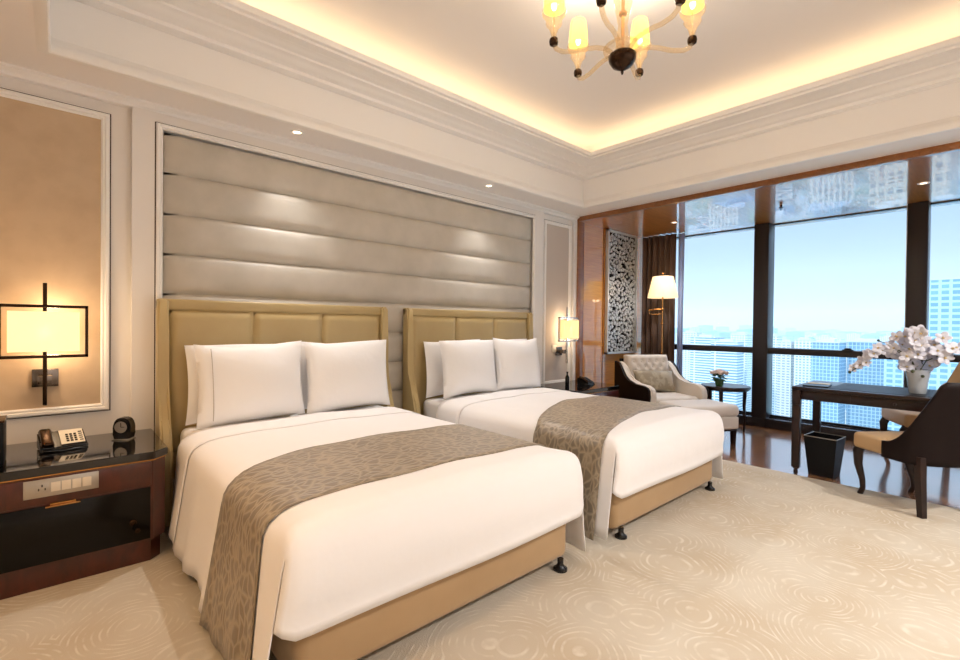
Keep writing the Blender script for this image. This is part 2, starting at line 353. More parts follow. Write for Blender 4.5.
def sweep_rect(mb, prof, x0, x1, y0, y1, P):
    """prof = [(inset, h)] swept round a rectangle; P(u,v,h)->xyz ; inset positive = inwards"""
    rings = []
    for d, h in prof:
        rings.append([mb.bm.verts.new(P(u, v_, h)) for u, v_ in ((x0+d, y0+d), (x1-d, y0+d), (x1-d, y1-d), (x0+d, y1-d))])
    for a, b in zip(rings, rings[1:]):
        for i in range(4): mb.bm.faces.new((a[i], a[(i+1) % 4], b[(i+1) % 4], b[i]))
    return rings

# ------------------------------------------------------------------ room shell
XL, XW, YB, YW, ZC = -1.6, 6.6, -1.5, 3.63, 3.3
struct(MB().box((XL-.1, YB-.1, -.1), (4.70, YW+.2, 0)).build('floor', 'carpet'))
struct(MB().box((4.70, YB-.1, -.1), (6.9, YW+.2, 0)).build('floor', 'plank_floor'))
struct(MB().box((XL-.1, YW+.02, 0), (4.86, YW+.2, 3.5)).build('wall_headboard', 'paint'))
struct(MB().box((4.86, YW, 0), (6.98, YW+.2, 3.5)).build('wall_alcove', 'wall_wood'))
struct(MB().box((XL-.2, YB, 0), (XL, YW+.2, 3.5)).build('wall_left', 'paint'))
struct(MB().box((XL-.2, YB-.2, 0), (6.98, YB, 3.5)).build('wall_back', 'paint'))
# soffit ring with a hole for the tray
mb = MB()
HX0, HX1, HY0, HY1 = TX0-.035, TX1+.035, TY0-.035, TY1+.035
for a, b in (((XL-.2, HY1), (4.87, YW+.2)), ((XL-.2, YB-.2), (4.87, HY0)), ((XL-.2, HY0), (HX0, HY1)), ((HX1, HY0), (4.87, HY1))):
    mb.box((*a, ZS), (*b, ZS+.25))
struct(mb.build('ceiling', 'ceiling_white'))
# tray: fascia, crown, cove lip, trough, cove and flat top
PXY = lambda u, v_, h: (u, v_, h)
fas = [(-.05, 2.6195), (-.03, 2.612), (-.006, 2.612), (.0, 2.618), (.002, 2.635), (-.002, 2.655), (-.012, 2.672), (-.024, 2.683), (-.03, 2.70), (-.034, 2.705), (-.034, 2.935)]
crown = [(-.034, 2.935), (0, 2.935), (.03, 2.94), (.034, 2.962), (.055, 2.966), (.075, 2.975), (.10, 2.992), (.135, 3.0), (.14, 3.012), (.16, 3.014), (.18, 3.026), (.205, 3.034), (.21, 3.046), (.27, 3.05), (.295, 3.058), (.30, 3.07), (.30, 3.095), (.275, 3.095), (.275, 3.035), (-.12, 3.035)]
cov = [(-.12, 3.035), (-.12, 3.13)] + [(-.12+.17*(1-cos(a*pi/16)), 3.13+.17*sin(a*pi/16)) for a in range(1, 9)]
mb = MB(); sweep_rect(mb, fas, TX0, TX1, TY0, TY1, PXY); struct(mb.build('trim_1', 'trim_white', smooth=30))
mb = MB(); sweep_rect(mb, crown, TX0, TX1, TY0, TY1, PXY); struct(mb.build('trim_2', 'trim_white', smooth=30))
mb = MB(); r = sweep_rect(mb, cov, TX0, TX1, TY0, TY1, PXY); mb.bm.faces.new(r[-1]); struct(mb.build('ceiling', 'ceiling_white', smooth=30))
struct(MB().box((XL-.3, YB-.3, 3.36), (7.0, YW+.3, 3.5)).build('ceiling', 'ceiling_white'))
# crown where soffit meets headboard wall
struct(MB().prism([(3.65, 2.62), (3.575, 2.62), (3.575, 2.605), (3.59, 2.60), (3.605, 2.59), (3.61, 2.572), (3.65, 2.572)], XL, 4.855, 'X').build('trim_3', 'trim_white', smooth=30))
# wall panelling: raised surrounds, mouldings, wallpaper
PXZ = lambda yy: (lambda u, v_, h: (u, yy-h, v_))
mb = MB()
def slab_with_hole(mb, x0, x1, z0, z1, hx0, hx1, hz0, hz1, y0, y1):
    for a, b in (((x0, z0), (hx0, z1)), ((hx1, z0), (x1, z1)), ((hx0, z0), (hx1, hz0)), ((hx0, hz1), (hx1, z1))):
        if b[0]-a[0] > 1e-4 and b[1]-a[1] > 1e-4: mb.box((a[0], y0, a[1]), (b[0], y1, b[1]))
slab_with_hole(mb, .34, 4.16, 0, 2.572, .455, 4.06, 0, 2.512, 3.60, 3.65)
struct(mb.build('wall_headboard', 'paint'))
struct(MB().box((4.16, 3.61, 0), (4.22, 3.65, 2.572)).box((4.80, 3.61, 0), (4.86, 3.65, 2.572)).build('wall_headboard', 'paint'))
def molding(x0, x1, z0, z1, y, w=.036, d=.02, n=4):
    mb = MB(); sweep_rect(mb, [(0, 0), (0, d*.6), (w*.15, d), (w*.45, d), (w*.55, d*.6), (w*.8, d*.75), (w, d*.3), (w, 0)], x0, x1, z0, z1, PXZ(y))
    o = struct(mb.build('trim_%d' % n, 'trim_white', smooth=25))
    mb = MB(); sweep_rect(mb, [(-.007, 0), (-.007, .003), (0, .003)], x0, x1, z0, z1, PXZ(y)); mb.build('reveal_line', 'dark_line', o)
molding(.462, 4.053, .04, 2.507, 3.603, n=4)
molding(-1.35, .234, .712, 2.50, 3.648, .042, .024, n=5)
molding(4.262, 4.775, .55, 2.50, 3.648, .042, .024, n=6)
struct(MB().box((-1.31, 3.642, .75), (.195, 3.652, 2.46)).build('wall_headboard', 'wallpaper'))
struct(MB().box((4.30, 3.642, .59), (4.735, 3.652, 2.46)).build('wall_headboard', 'wallpaper_pale'))
struct(MB().box((XL, 3.63, 0), (.33, 3.65, .12), .004).build('baseboard_headboard', 'trim_white'))

# horizontal upholstered wall panel (convex channels)
wp = thing('wall_panel', 'large panel of wide horizontal padded grey-beige channels behind both headboards', 'wall panel', (2.25, 3.62, 0))
mb = MB()
zs = [2.462, 2.21, 1.95, 1.692, 1.434, 1.176, .918, .66, .402, .144]
for z1, z0 in zip(zs, zs[1:]):
    def fn(u, v_, z0=z0, z1=z1):
        c = 2*v_-1; e_ = 2*u-1
        k = (1-abs(c)**3.4)**.6 * (1-abs(e_)**60)**.5
        return (-1.754+3.508*u, 0-.036*k, z0+(z1-z0)*v_)
    mb.grid(fn, 40, 15)
mb.box((-1.755, 0, .144), (1.755, .012, 2.462))
o = mb.build('padding', 'quilt_panel', wp, smooth=60)

# alcove portal, header, glossy niche ceiling
struct(MB().box((4.86, 3.595, 0), (4.99, 3.63, 2.567), .003).build('trim_7', 'portal_wood'))
struct(MB().box((4.865, YB, 2.567), (4.93, 3.63, 2.622), .003).build('trim_8', 'portal_wood'))
struct(MB().box((4.93, YB, 2.567), (6.98, 3.63, 2.60)).build('ceiling', 'ceil_wood'))
struct(MB().box((4.87, YB-.2, 2.622), (6.98, YW+.2, 3.36)).build('ceiling', 'ceiling_white'))
struct(MB().box((5.47, 3.622, 0), (5.478, 3.632, 2.567)).build('trim_9', 'portal_wood'))
# windows
for i, (y0, y1) in enumerate(((2.154, 3.63), (.701, 1.984), (-.91, .539))):
    mb = MB()
    mb.box((6.62, y0-.02, .93), (6.80, y1+.02, 1.005), .004)                 # transom rail
    mb.box((6.60, y0-.16, 0), (6.63, y1+.02, .118), .002)                    # dark base
    mb.box((6.76, y0, .118), (6.79, y1, .15)); mb.box((6.72, y0, .105), (6.74, y1, .128))
    mb.box((6.76, y0, 2.556), (6.82, y1, 2.567))
    o = struct(mb.build('window_%d' % (i+1), 'dark_frame'))
    MB().box((6.63, y0, .095), (6.80, y1, .112)).build('sill', 'sill_metal', o)
    MB().box((6.77, y0, .15), (6.782, y1, .93)).build('pane', 'window_glass', o)
    MB().box((6.77, y0, 1.005), (6.782, y1, 2.556)).build('pane', 'window_glass', o)
    MB().box((6.655, y0-.0, .15), (6.80, y0+.012, .925)).box((6.655, y0, 1.01), (6.80, y0+.012, 2.56)).build('jamb', 'sill_metal', o)
for y0, y1 in ((1.984, 2.154), (.539, .701), (-1.08, -.91)):
    struct(MB().box((6.60, y0, 0), (6.82, y1, 2.567), .006).build('window_post', 'dark_frame'))
struct(MB().box((6.60, YB-.2, 0), (6.82, -1.08, 2.567)).build('wall_window', 'dark_frame'))
struct(MB().box((6.80, YB-.2, -.3), (6.98, YW+.2, .10)).build('wall_window', 'dark_frame'))
def latch(y):
    mb = MB(); mb.box((6.60, y-.05, 1.005), (6.64, y+.05, 1.02), .004); mb.ball((6.62, y, 1.025), .018, (1, 2, .6)); return mb
o = latch(1.18).build('window_handle', 'dark_frame'); loc0(o, (6.62, 1.18, 1.005)); tag(o, 'small dark handle on the window rail in front of the hazy skyline', 'window handle')

# downlight fittings
def downlight(x, y, z, label, en, ang=75, lit=True, tilt=None, blend=.7):
    t_ = thing('downlight', label, 'ceiling light', (x, y, z), 0, 'recessed downlights')
    MB().lathe([(.028, -.006), (.042, -.006), (.045, 0), (.028, 0)], n=24, cap=False).build('rim', 'trim_white', t_)
    MB().cyl((0, 0, -.001), .028, .002).build('lens', 'lens_glow', t_)
    if en: spot(x, y, z, en, ang, tilt=tilt, blend=blend)
downlight(1.276, 3.41, ZS, 'small round recessed light in the lowered ceiling above the nearer bed', 62, 110, tilt=(radians(-24), 0, 0), blend=1)
downlight(3.148, 3.40, ZS, 'small round recessed light in the lowered ceiling above the farther bed', 62, 110, tilt=(radians(-24), 0, 0), blend=1)
downlight(5.765, 2.794, 2.567, 'small round recessed light in the glossy wood ceiling near the floor lamp', 60, 120)
downlight(5.78, .51, 2.567, 'small round recessed light in the glossy wood ceiling above the writing desk', 12, 100)
o = MB().cyl((0, 0, -.012), .012, .024, 12).cyl((0, 0, -.03), .022, .006, 12).cyl((0, 0, -.045), .004, .03, 8).build('sprinkler', 'bronze'); o.location = (5.75, 1.62, 2.567)
tag(o, 'tiny dark sprinkler head hanging from the glossy wood ceiling by the middle window', 'sprinkler')
# added fill spots out of view, without fittings, to brighten the room
for x, y, en_ in ((.9, -1.0, 95), (2.4, -1.0, 140), (4.0, -1.0, 150), (-.9, 1.2, 60), (-.7, 2.5, 34)):
    spot(x, y, ZS, en_, 140, WARM2 if x > 0 else (1, .62, .30))

# ------------------------------------------------------------------ beds
BED_Z = .60
def headboard(xc, label, w=.80):
    t_ = thing('headboard', label, 'headboard', (xc, 3.57, 0), 0, 'olive leather headboards')
    mb = MB(); mb.box((-w+.05, -.045, .25), (w-.05, 0, 1.36)); mb.box((-w, -.06, 1.325), (w, 0, 1.395), .014, 3); mb.build('frame', 'leather', t_)
    for i in range(3):
        x0 = -w+.062+i*(2*w-.124)/3; x1 = x0+(2*w-.124)/3
        def fn(u, v_, x0=x0, x1=x1):
            k = (1-abs(2*u-1)**12)**.5*(1-abs(2*v_-1)**24)**.5
            return (x0+.003+(x1-x0-.006)*u, -.045-.026*k, .42+.903*v_)
        mb = MB(); mb.grid(fn, 22, 34); mb.build('cushion_panel', 'leather', t_, smooth=70)
    side = [(0, 1.395), (-.07, 1.395), (-.09, 1.375), (-.09, 1.10), (-.091, .92), (-.10, .82), (-.123, .73), (-.16, .65), (-.20, .58), (-.225, .50), (-.235, .40), (-.235, .02), (0, .02)]
    for sgn in (-1, 1):
        mb = MB(); a0, a1 = (-w, -w+.06) if sgn < 0 else (w-.06, w)
        mb.prism(side, a0, a1, 'X')
        ed = [e_ for e_ in mb.bm.edges if abs(e_.verts[0].co.x-e_.verts[1].co.x) < 1e-6]
        bmesh.ops.bevel(mb.bm, geom=ed, offset=.014, segments=3, affect='EDGES')
        mb.build('wing', 'leather', t_, smooth=60)
    return t_
headboard(1.27, 'olive leather headboard of the nearer bed, beside the nightstand with the round clock', .812)
headboard(3.093, 'olive leather headboard of the farther bed, next to the pale wall strip', .818)

def wob(p, q): return .006*sin(p*9+1.3)+.004*sin(p*17+q*5)+.003*sin(p*31+2)
def drape_profile(hem, top=BED_Z):
    """[(outset from edge, z)] from top edge down to the hem"""
    P = [(-.20, top+.004), (-.14, top), (-.09, top-.009), (-.05, top-.025), (-.020, top-.048), (-.003, top-.080), (.006, top-.13)]
    n = 7
    for i in range(1, n+1):
        z = (top-.13)+(hem-(top-.13))*i/n
        P.append((.006+.060*((top-.13)-z)/(top-.13), z))
    return P
def cloth_sheet(xl, xr, y0, y1, hem, foot=None, off=0.0, top=BED_Z, foldf=1.0, zo=0.0, skew=None):
    """cover over a bed between x=xl..xr, y0 (foot) .. y1 (head); sides hang to hem; if foot: end panel hangs to `foot`"""
    mb = MB(); bm = mb.bm
    prof = drape_profile(hem, top)
    # cross-section points left->right
    cs = [(xl-o_, z, -1, k) for k, (o_, z) in reversed(list(enumerate(prof)))]
    nx = 14
    for i in range(1, nx):
        x = xl+.20+(xr-xl-.40)*i/nx; u = i/nx
        cs.append((x, top+.004+.012*sin(pi*u)+.003*sin(u*14), 0, 0))
    cs += [(xr+o_, z, 1, k) for k, (o_, z) in enumerate(prof)]
    ny = max(6, int((y1-y0)/.05))
    yy = [y0+(y1-y0)*j/ny for j in range(ny+1)]
    if foot: yy = [y for y in yy if y > y0+.11]; yy = [y0+o_ for o_ in (0.001, .008, .022, .045, .07)] + yy; 
    rows = []
    for y_ in yy:
        row = []
        for x, z, sd, k in cs:
            y = y_+(skew(x, (y_-y0)/(y1-y0)) if skew else 0)
            dz = 0
            if sd and k < 6:
                f_ = max(0, min(1, 1-(y-1.475)/.16)); f_ = f_*f_*(3-2*f_); dz = .6*f_*(top+.004-z)*(1 if k < 5 else .35)
            z0 = z; z = z+dz; dz = 0
            if foot:   # round the foot edge off
                for (o_, zz), (o2, z2) in zip(prof[:6], prof[1:7]):
                    pass
                d = y-y0
                if d < .06 and z > top-.08:
                    dz = -.032*(1-min(1, d/.06))**2.2*min(1, max(0, (z-(top-.075))/.075+.25))
            w = 0
            if sd:
                h = max(0, (top-.08-z)/(top-.08))
                w = sd*(wob(y, sd)*2.6*h*foldf + off)
            row.append(bm.verts.new((x+w, y, z+dz+(zo if k < 6 or sd == 0 else 0))))
        rows.append(row)
    for a, b in zip(rows, rows[1:]):
        for i in range(len(cs)-1): bm.faces.new((a[i], a[i+1], b[i+1], b[i]))
    if foot:
        # end panel hanging from the first row (only between the rounded corners)
        iL = next(i for i, c in enumerate(cs) if c[2] == -1 and c[3] == 5); iR = next(i for i, c in enumerate(cs) if c[2] == 1 and c[3] == 5)
        prev = rows[0][iL:iR+1]
        base = [v_.co.copy() for v_ in prev]
        n = 10
        def side_x(z, left):
            col = [v_.co for v_ in (rows[0][:iL+1] if left else rows[0][iR:])]
            col = sorted(col, key=lambda c: c.z)
            for p, q in zip(col, col[1:]):
                if p.z <= z <= q.z: return p.x+(q.x-p.x)*(z-p.z)/max(1e-6, q.z-p.z)
            return col[-1].x if z > col[-1].z else col[0].x
        xc = (xl+xr)/2
        for j in range(1, n+1):
            cur = []
            for i, c in enumerate(base):
                u = i/(len(base)-1); left = c.x < xc
                e0 = base[0] if left else base[-1]
                edge = abs(c.x-e0.x)
                ft = foot+.045*max(0, 1-edge/.06)**2+.006*sin(u*9)
                z = c.z+(ft-c.z)*j/n
                sx = side_x(z, left)-e0.x if z < e0.z else 0
                bul = (.020*sin(pi*min(1, j/n*1.2))+.012*j/n+.012)*min(1, (edge+.004)/.035)
                cur.append(bm.verts.new((c.x+sx*math.exp(-edge/.10), y0-bul-.004*sin(u*11)*j/n*min(1, edge/.1), z)))
            for i in range(len(cur)-1): bm.faces.new((prev[i], prev[i+1], cur[i+1], cur[i]))
            prev = cur
    return mb
def bed(xc, hw, label):
    t_ = thing('bed', label, 'bed', (xc, 2.5, 0), 0, 'twin beds')
    y0, y1 = 1.50-2.5, 3.495-2.5
    b1 = MB(); b1.box((-hw+.045, y0+.005, .045), (hw-.045, y1-.03, .34), .045, 4); b1.build('base', 'valance', t_, smooth=50)
    m1 = MB(); m1.box((-hw+.045, y0+.02, .342), (hw-.045, y1-.02, BED_Z-.012), .05, 4); m1.build('mattress', 'linen', t_, smooth=50)
    for sx in (-1, 1):
        for y in (y0+.0, y1-.15):
            mb = MB(); yy_ = y+(.0 if y < 0 else 0)
            mb.lathe([(.036, 0), (.036, .012), (.022, .022), (.016, .032), (.016, .06)], (sx*(hw-.115), yy_-.035+(.04 if y < 0 else 0), 0), 18); mb.build('leg', 'black_plastic', t_)
    return t_
BEDS = [dict(xc=1.28, hw=.755), dict(xc=3.12, hw=.745)]
names = ['nearer', 'farther']
for bi, B in enumerate(BEDS):
    xc, hw = B['xc'], B['hw']; nm = names[bi]
    
    bed(xc, hw, ('nearer bed with tan upholstered base, beside the nightstand with the round clock', 'farther single bed with tan upholstered base and white mattress, nearer the window')[bi])
    o = cloth_sheet(xc-hw, xc+hw, 1.475, 2.93, .05, foot=.262, top=BED_Z+.006).build('duvet', 'linen', smooth=75); solid(o, .004, 1); loc0(o, (xc, 2.2, .3))
    tag(o, 'smooth white duvet draped over the %s bed, hanging down at its sides and foot' % nm, 'duvet', 'white duvets')
    o = cloth_sheet(xc-hw, xc+hw, 2.88, 3.17, .09, top=BED_Z+.006, off=.009, zo=.0048).build('bed_sheet', 'linen', smooth=75); solid(o, .003, 1); loc0(o, (xc, 3.0, .3))
    tag(o, 'white sheet fold turned down in front of the pillows on the %s bed' % nm, 'bed sheet', 'white sheet folds')
    o = cloth_sheet(xc-hw, xc+hw, (1.67, 1.76)[bi], (2.34, 2.46)[bi], .02, top=BED_Z+.006, off=.010, zo=.0048, skew=(lambda x, t: -.17*t*max(0, min(1, (1.0-x)/.45))**1.5, lambda x, t: -(.20+.17*t)*max(0, min(1, (3.2-x)/.8))**1.4)[bi]).build('bed_runner', 'damask', smooth=75); solid(o, .003, 1); loc0(o, (xc, 2.0, .3))
    tag(o, 'brown-grey leaf-patterned runner laid across the %s bed' % nm, 'bed runner', 'leaf-patterned bed runners')

def pillow_mesh(w=.70, h=.50, t=.19, seed=0):
    r_ = random.Random(seed); ph = [r_.uniform(0, 6) for _ in range(6)]
    mb = MB(); n = 26
    for sgn in (1, -1):
        def fn(u, v_, sgn=sgn):
            a = 2*u-1; b_ = 2*v_-1
            k = max(0, (1-abs(a)**2.4))**.55*max(0, (1-abs(b_)**2.4))**.55
            x = w/2*a*(1-.055*(1-b_*b_)*abs(a)**3); z = h/2*b_*(1-.06*(1-a*a)*abs(b_)**3)
            y = sgn*t/2*k*(1+.12*sin(3*a+ph[0])*sin(2.5*b_+ph[1]))+.006*sin(7*a+ph[2]) * (1-k)
            z += .010*sin(2.2*a+ph[3])
            return (x, y, z+h/2)
        mb.grid(fn, n, n)
    return mb
def pillow(x, y, rz, tilt, label, seed, w=.70, h=.50, t=.18, z=None, hemline=False):
    mb = pillow_mesh(w, h, t, seed)
    o = mb.build('pillow', 'linen_pillow', smooth=80)
    o.location = (x, y, z if z is not None else BED_Z+.012); o.rotation_euler = (tilt, 0, rz)
    if hemline:
        mb2 = MB()
        pts = []
        for i in range(14):
            b_ = -0.86+1.72*i/13; a = -.74
            k = (1-abs(a)**2.4)**.55*(1-abs(b_)**2.4)**.55
            pts.append((w/2*a, -t/2*k-.006, h/2*b_+h/2))
        mb2.tube(pts, .0022, 6); mb2.build('stitched_hem', 'linen_thread', o)
    return tag(o, label, 'pillow', 'white pillows')
for bi, B in enumerate(BEDS):
    xc = B['xc'] + (0.0, -.02)[bi]; nm = names[bi]
    pillow(xc-.355, 3.385, -.02, -.10, 'white pillow at the back of the %s bed, on the round clock side' % nm if bi == 0 else 'white pillow at the back of the farther bed, on the side towards the nearer bed', 1+bi, w=.67, t=.10)
    pillow(xc+.335, 3.385, .02, -.10, 'white pillow at the back of the nearer bed, on its side towards the farther bed' if bi == 0 else 'white pillow at the back of the farther bed, on its window side', 3+bi, w=.67, t=.10)
    pillow(xc-(.335, .30)[bi], 3.22, .03, -.14, 'white pillow with stitched hem at the front of the nearer bed, round clock side' if bi == 0 else 'white pillow at the front of the farther bed, on the side towards the nearer bed', 5+bi, w=.665, h=.51, t=.165, hemline=(bi == 0))
    pillow(xc+(.335, .34)[bi], 3.225, -.03, -.14, 'white pillow at the front of the nearer bed, on its side towards the farther bed' if bi == 0 else 'white pillow at the front of the farther bed, on its window side', 7+bi, w=(.655, .625)[bi], h=.515, t=.165)

# ------------------------------------------------------------------ nightstands
def nightstand(xc, x0, x1, label, detail):
    """x0..x1 in world; chamfered front corners"""
    t_ = thing('nightstand', label, 'nightstand', (xc, 3.3, 0), 0, 'black-topped nightstands')
    X = lambda x: x-xc
    yb, yf = 3.595-3.3, 2.955-3.3
    ch = .06
    def outline(g):
        return [(X(x0)-g, yb), (X(x0)-g, yf+ch-g*.4), (X(x0)+ch-g*.4, yf-g), (X(x1)-ch+g*.4, yf-g), (X(x1)+g, yf+ch-g*.4), (X(x1)+g, yb)]
    MB().prism(outline(-.02), .0, .115, 'Z').build('plinth', 'mahogany', t_)
    MB().prism(outline(0), .115, .535, 'Z').build('body', 'mahogany', t_)
    mb = MB(); mb.prism(outline(.012), .536, .575, 'Z'); bmesh.ops.bevel(mb.bm, geom=list(mb.bm.edges), offset=.004, segments=2, affect='EDGES'); mb.build('top', 'black_stone', t_)
    mb = MB(); mb.prism(outline(.004), .528, .534, 'Z'); mb.build('inlay_line', 'brass', t_)
    dw = MB().box((X(x0)+ch+.01, yf-.012, .402), (X(x1)-ch-.01, yf, .525), .003).build('drawer', 'mahogany', t_)
    d = MB().box((X(x0)+ch+.01, yf-.006, .125), (X(x1)-ch-.012, yf, .392), .002).build('door', 'black_gloss', t_)
    xm = .02 if detail else xc
    mb = MB(); mb.box((X(xm)-.062, yf-.03, .387), (X(xm)+.062, yf-.006, .394), .002); mb.box((X(xm)-.045, yf-.018, .394), (X(xm)+.045, yf-.012, .402)); mb.build('handle', 'brass', d)
    mb = MB(); mb.lathe([(.016, 0), (.016, .006), (.011, .01), (.011, .004)], (0, 0, 0), 20, Matrix.Translation((X(x1)-ch-.085, yf-.006, .225)) @ Matrix.Rotation(pi/2, 4, 'X'))
    mb.lathe([(.012, 0), (.012, .02), (.008, .024)], (0, 0, 0), 16, Matrix.Translation((X(x1)-ch-.068, yf-.006, .185)) @ Matrix.Rotation(pi/2, 4, 'X')); mb.build('glint_knobs', 'bronze', d)  # knobs shaped to stand in for glints reflected in the door
    if detail:
        s_ = MB().box((X(-.115), yf-.018, .438), (X(.150), yf-.012, .508+.012), .002).build('switch_plate', 'silver', dw, label='silver switch plate with a socket and four rocker switches')
        MB().box((X(-.075), yf-.0205, .456), (X(-.03), yf-.0185, .503), .001).build('socket', 'silver', None).parent = s_
        for k in range(4):
            xk = X(-.022)+k*.037
            MB().box((xk, yf-.0225, .458), (xk+.033, yf-.0185, .501), .0015).build('switch', 'switch_cream', s_)
        for a_ in (-.062, -.044):
            pass
        mb = MB(); mb.box((X(-.066), yf-.0215, .470), (X(-.062), yf-.0203, .480)); mb.box((X(-.044), yf-.0215, .470), (X(-.040), yf-.0203, .480)); mb.box((X(-.055), yf-.0215, .486), (X(-.050), yf-.0203, .497)); mb.build('socket_holes', 'black_plastic', s_)
    return t_
# the helper parents of plate children
nightstand(-.10, -.66, .432, 'mahogany nightstand with black stone top, holding the phone and round clock', True)
nightstand(4.49, 4.02, 4.85, 'mahogany nightstand with black top between the farther bed and the armchair', False)

def phone(loc, rz, label, card=True, s=1):
    t_ = thing('telephone', label, 'telephone', loc, rz, 'bedside telephones')
    wedge = [(-.075, 0), (.085, 0), (.085, .085), (.07, .09), (-.075, .022)]
    mb = MB(); mb.prism([(a*s, b*s) for a, b in wedge], -.10*s, .10*s, 'X'); bmesh.ops.bevel(mb.bm, geom=list(mb.bm.edges), offset=.006, segments=2, affect='EDGES'); mb.build('base', 'black_plastic', t_)
    sl = math.atan2(.068, .145); T = Matrix.Translation((0, -.075*s, .022*s)) @ Matrix.Rotation(sl, 4, 'X')
    h = MB(); h.box((-.095*s, .0, .004), (-.045*s, .155*s, .028), .010, 3, T); h.box((-.098*s, .0, .001), (-.042*s, .045*s, .020), .008, 2, T); h.box((-.098*s, .11*s, .001), (-.042*s, .155*s, .020), .008, 2, T); h.build('handset', 'bronze', t_)
    pnl = MB().box((-.012*s, .015, .0025), (.092*s, .15*s, .006), .001, 1, T).build('key_plate', 'card' if card else 'black_plastic', t_)
    mb = MB()
    for i in range(3):
        for j in range(4):
            mb.box((.012*s+i*.018*s, .03+j*.02*s, .006), (.024*s+i*.018*s, .042+j*.02*s, .0095), .001, 1, T)
    for j in range(5): mb.box((.07*s, .03+j*.02*s, .006), (.086*s, .037+j*.02*s, .008), 0, 1, T)
    mb.build('keys', 'black_plastic', pnl)
    pts = [(-.10*s, -.05*s, .012), (-.085*s, -.09*s, .008), (0, -.105*s, .006), (.07*s, -.09*s, .006), (.105*s, -.04*s, .008), (.11*s, .03*s, .012)]
    MB().tube(pts, .005, 8).build('cord', 'black_plastic', t_)
    return t_
phone((.02, 3.33, .575), .12, 'black telephone with pale key plate on the nightstand below the lit wall lamp', s=.93)
phone((4.58, 3.25, .575), .1, 'small black telephone on the nightstand beyond the farther bed', card=False, s=.85)

t_ = thing('alarm_clock', 'small round black clock with silver face on the near nightstand', 'clock', (.285, 3.37, .575), -.55)
mb = MB(); mb.prism([(-.038, 0), (.038, 0), (.044, .03), (.046, .075), (.036, .108), (.018, .124), (-.018, .124), (-.036, .108), (-.046, .075), (-.044, .03)], -.03, .03, 'Y'); bmesh.ops.bevel(mb.bm, geom=list(mb.bm.edges), offset=.005, segments=2, affect='EDGES'); mb.build('case', 'black_plastic', t_, smooth=50)
mb = MB(); mb.cyl((0, -.032, .074), .033, .004, 28, axis='Y'); mb.build('face', 'silver', t_)
mb = MB(); mb.lathe([(.033, 0), (.038, 0), (.038, .008), (.033, .008), (.033, 0)], (0, 0, 0), 28, Matrix.Translation((0, -.030, .074)) @ Matrix.Rotation(pi/2, 4, 'X'), cap=False); mb.build('rim', 'black_plastic', t_)
mb = MB(); mb.box((-.0015, -.0355, .074), (.0015, -.0342, .098)); mb.box((0, -.0355, .0725), (.018, -.0342, .0755)); mb.build('hands', 'black_plastic', t_)
mb = MB(); mb.box((-.045, -.04, 0), (.045, .035, .006), .002); mb.build('foot', 'silver', t_)

t_ = thing('tissue_box', 'tall black leather box at the edge of the near nightstand', 'box', (-.265, 3.16, .575))
MB().box((-.08, -.08, 0), (.08, .08, .20), .006).build('box', 'black_leather', t_)
MB().box((-.083, -.083, .20), (.083, .083, .212), .004).build('lid', 'bronze', t_)

o = MB().lathe([(.022, 0), (.024, .01), (.024, .085), (.018, .105), (.009, .118), (.009, .14), (.012, .142), (.012, .155)], n=20).build('bottle', 'black_gloss', smooth=50); o.location = (4.33, 3.33, .575)
tag(o, 'small slim black bottle beside the telephone on the far nightstand', 'bottle')
o = MB().box((-.045, -.012, 0), (.045, 0, .09), .003).box((-.02, -.016, .02), (.02, -.012, .05), .002).build('wall_socket', 'switch_cream'); o.location = (4.47, 3.642, .93)
tag(o, 'cream wall socket plate below the far wall lamp', 'wall socket')

# ------------------------------------------------------------------ wall sconces
def sconce(x, z, label, bronze='bronze', shade='lit_shade', en=9):
    t_ = thing('wall_lamp', label, 'wall lamp', (x, 3.64, z), 0, 'framed wall lamps')   # z = centre of the frame
    mb = MB()
    hw, hh = .182, .145; y = -.15
    for a, b in (((-hw, hh-.016), (hw, hh)), ((-hw, -hh), (hw, -hh+.016)), ((-hw, -hh), (-hw+.014, hh)), ((hw-.014, -hh), (hw, hh))):
        mb.box((a[0], y-.012, a[1]), (b[0], y+.012, b[1]), .001, 1)
    mb.build('frame', bronze, t_)
    MB().box((-.009, y+.014, -.405), (.009, y+.034, .265), .002).build('rod', bronze, t_)
    mb = MB(); mb.box((-.056, -.018, -.315), (.056, -.001, -.215), .003); mb.box((-.03, y+.034, -.29), (.03, -.018, -.245), .002); mb.build('mount', 'chrome_dark', t_)
    mb = MB(); w, h, d = .143, .108, .05
    mb.box((-w, y-.045, -h), (w, y-.042, h)); mb.box((-w, y-.045, -h), (-w+.003, y+.012, h)); mb.box((w-.003, y-.045, -h), (w, y+.012, h)); mb.box((-w, y+.010, -h), (w, y+.013, h))
    s_ = mb.build('lamp_shade', shade, t_)
    MB().cyl((0, y-.015, 0), .012, .06, 12).build('bulb', 'lamp_bulb', s_)
    light('wall_lamp_bulb', 'POINT', (x+.03, 3.64-.13, z+.125), en, WARM, shadow_soft_size=.05)
    light('wall_lamp_bulb', 'POINT', (x+.03, 3.64-.13, z-.125), en, WARM, shadow_soft_size=.05)
    light('wall_lamp_bulb', 'POINT', (x, 3.64-.105, z), en*.5, WARM, shadow_soft_size=.06)
sconce(-.052, 1.19, 'lit wall lamp with square bronze frame above the nearer nightstand', en=1.9)
sconce(4.55, 1.21, 'lit wall lamp with slim metal frame above the far nightstand', bronze='chrome', shade='lit_shade_pale', en=1.6)

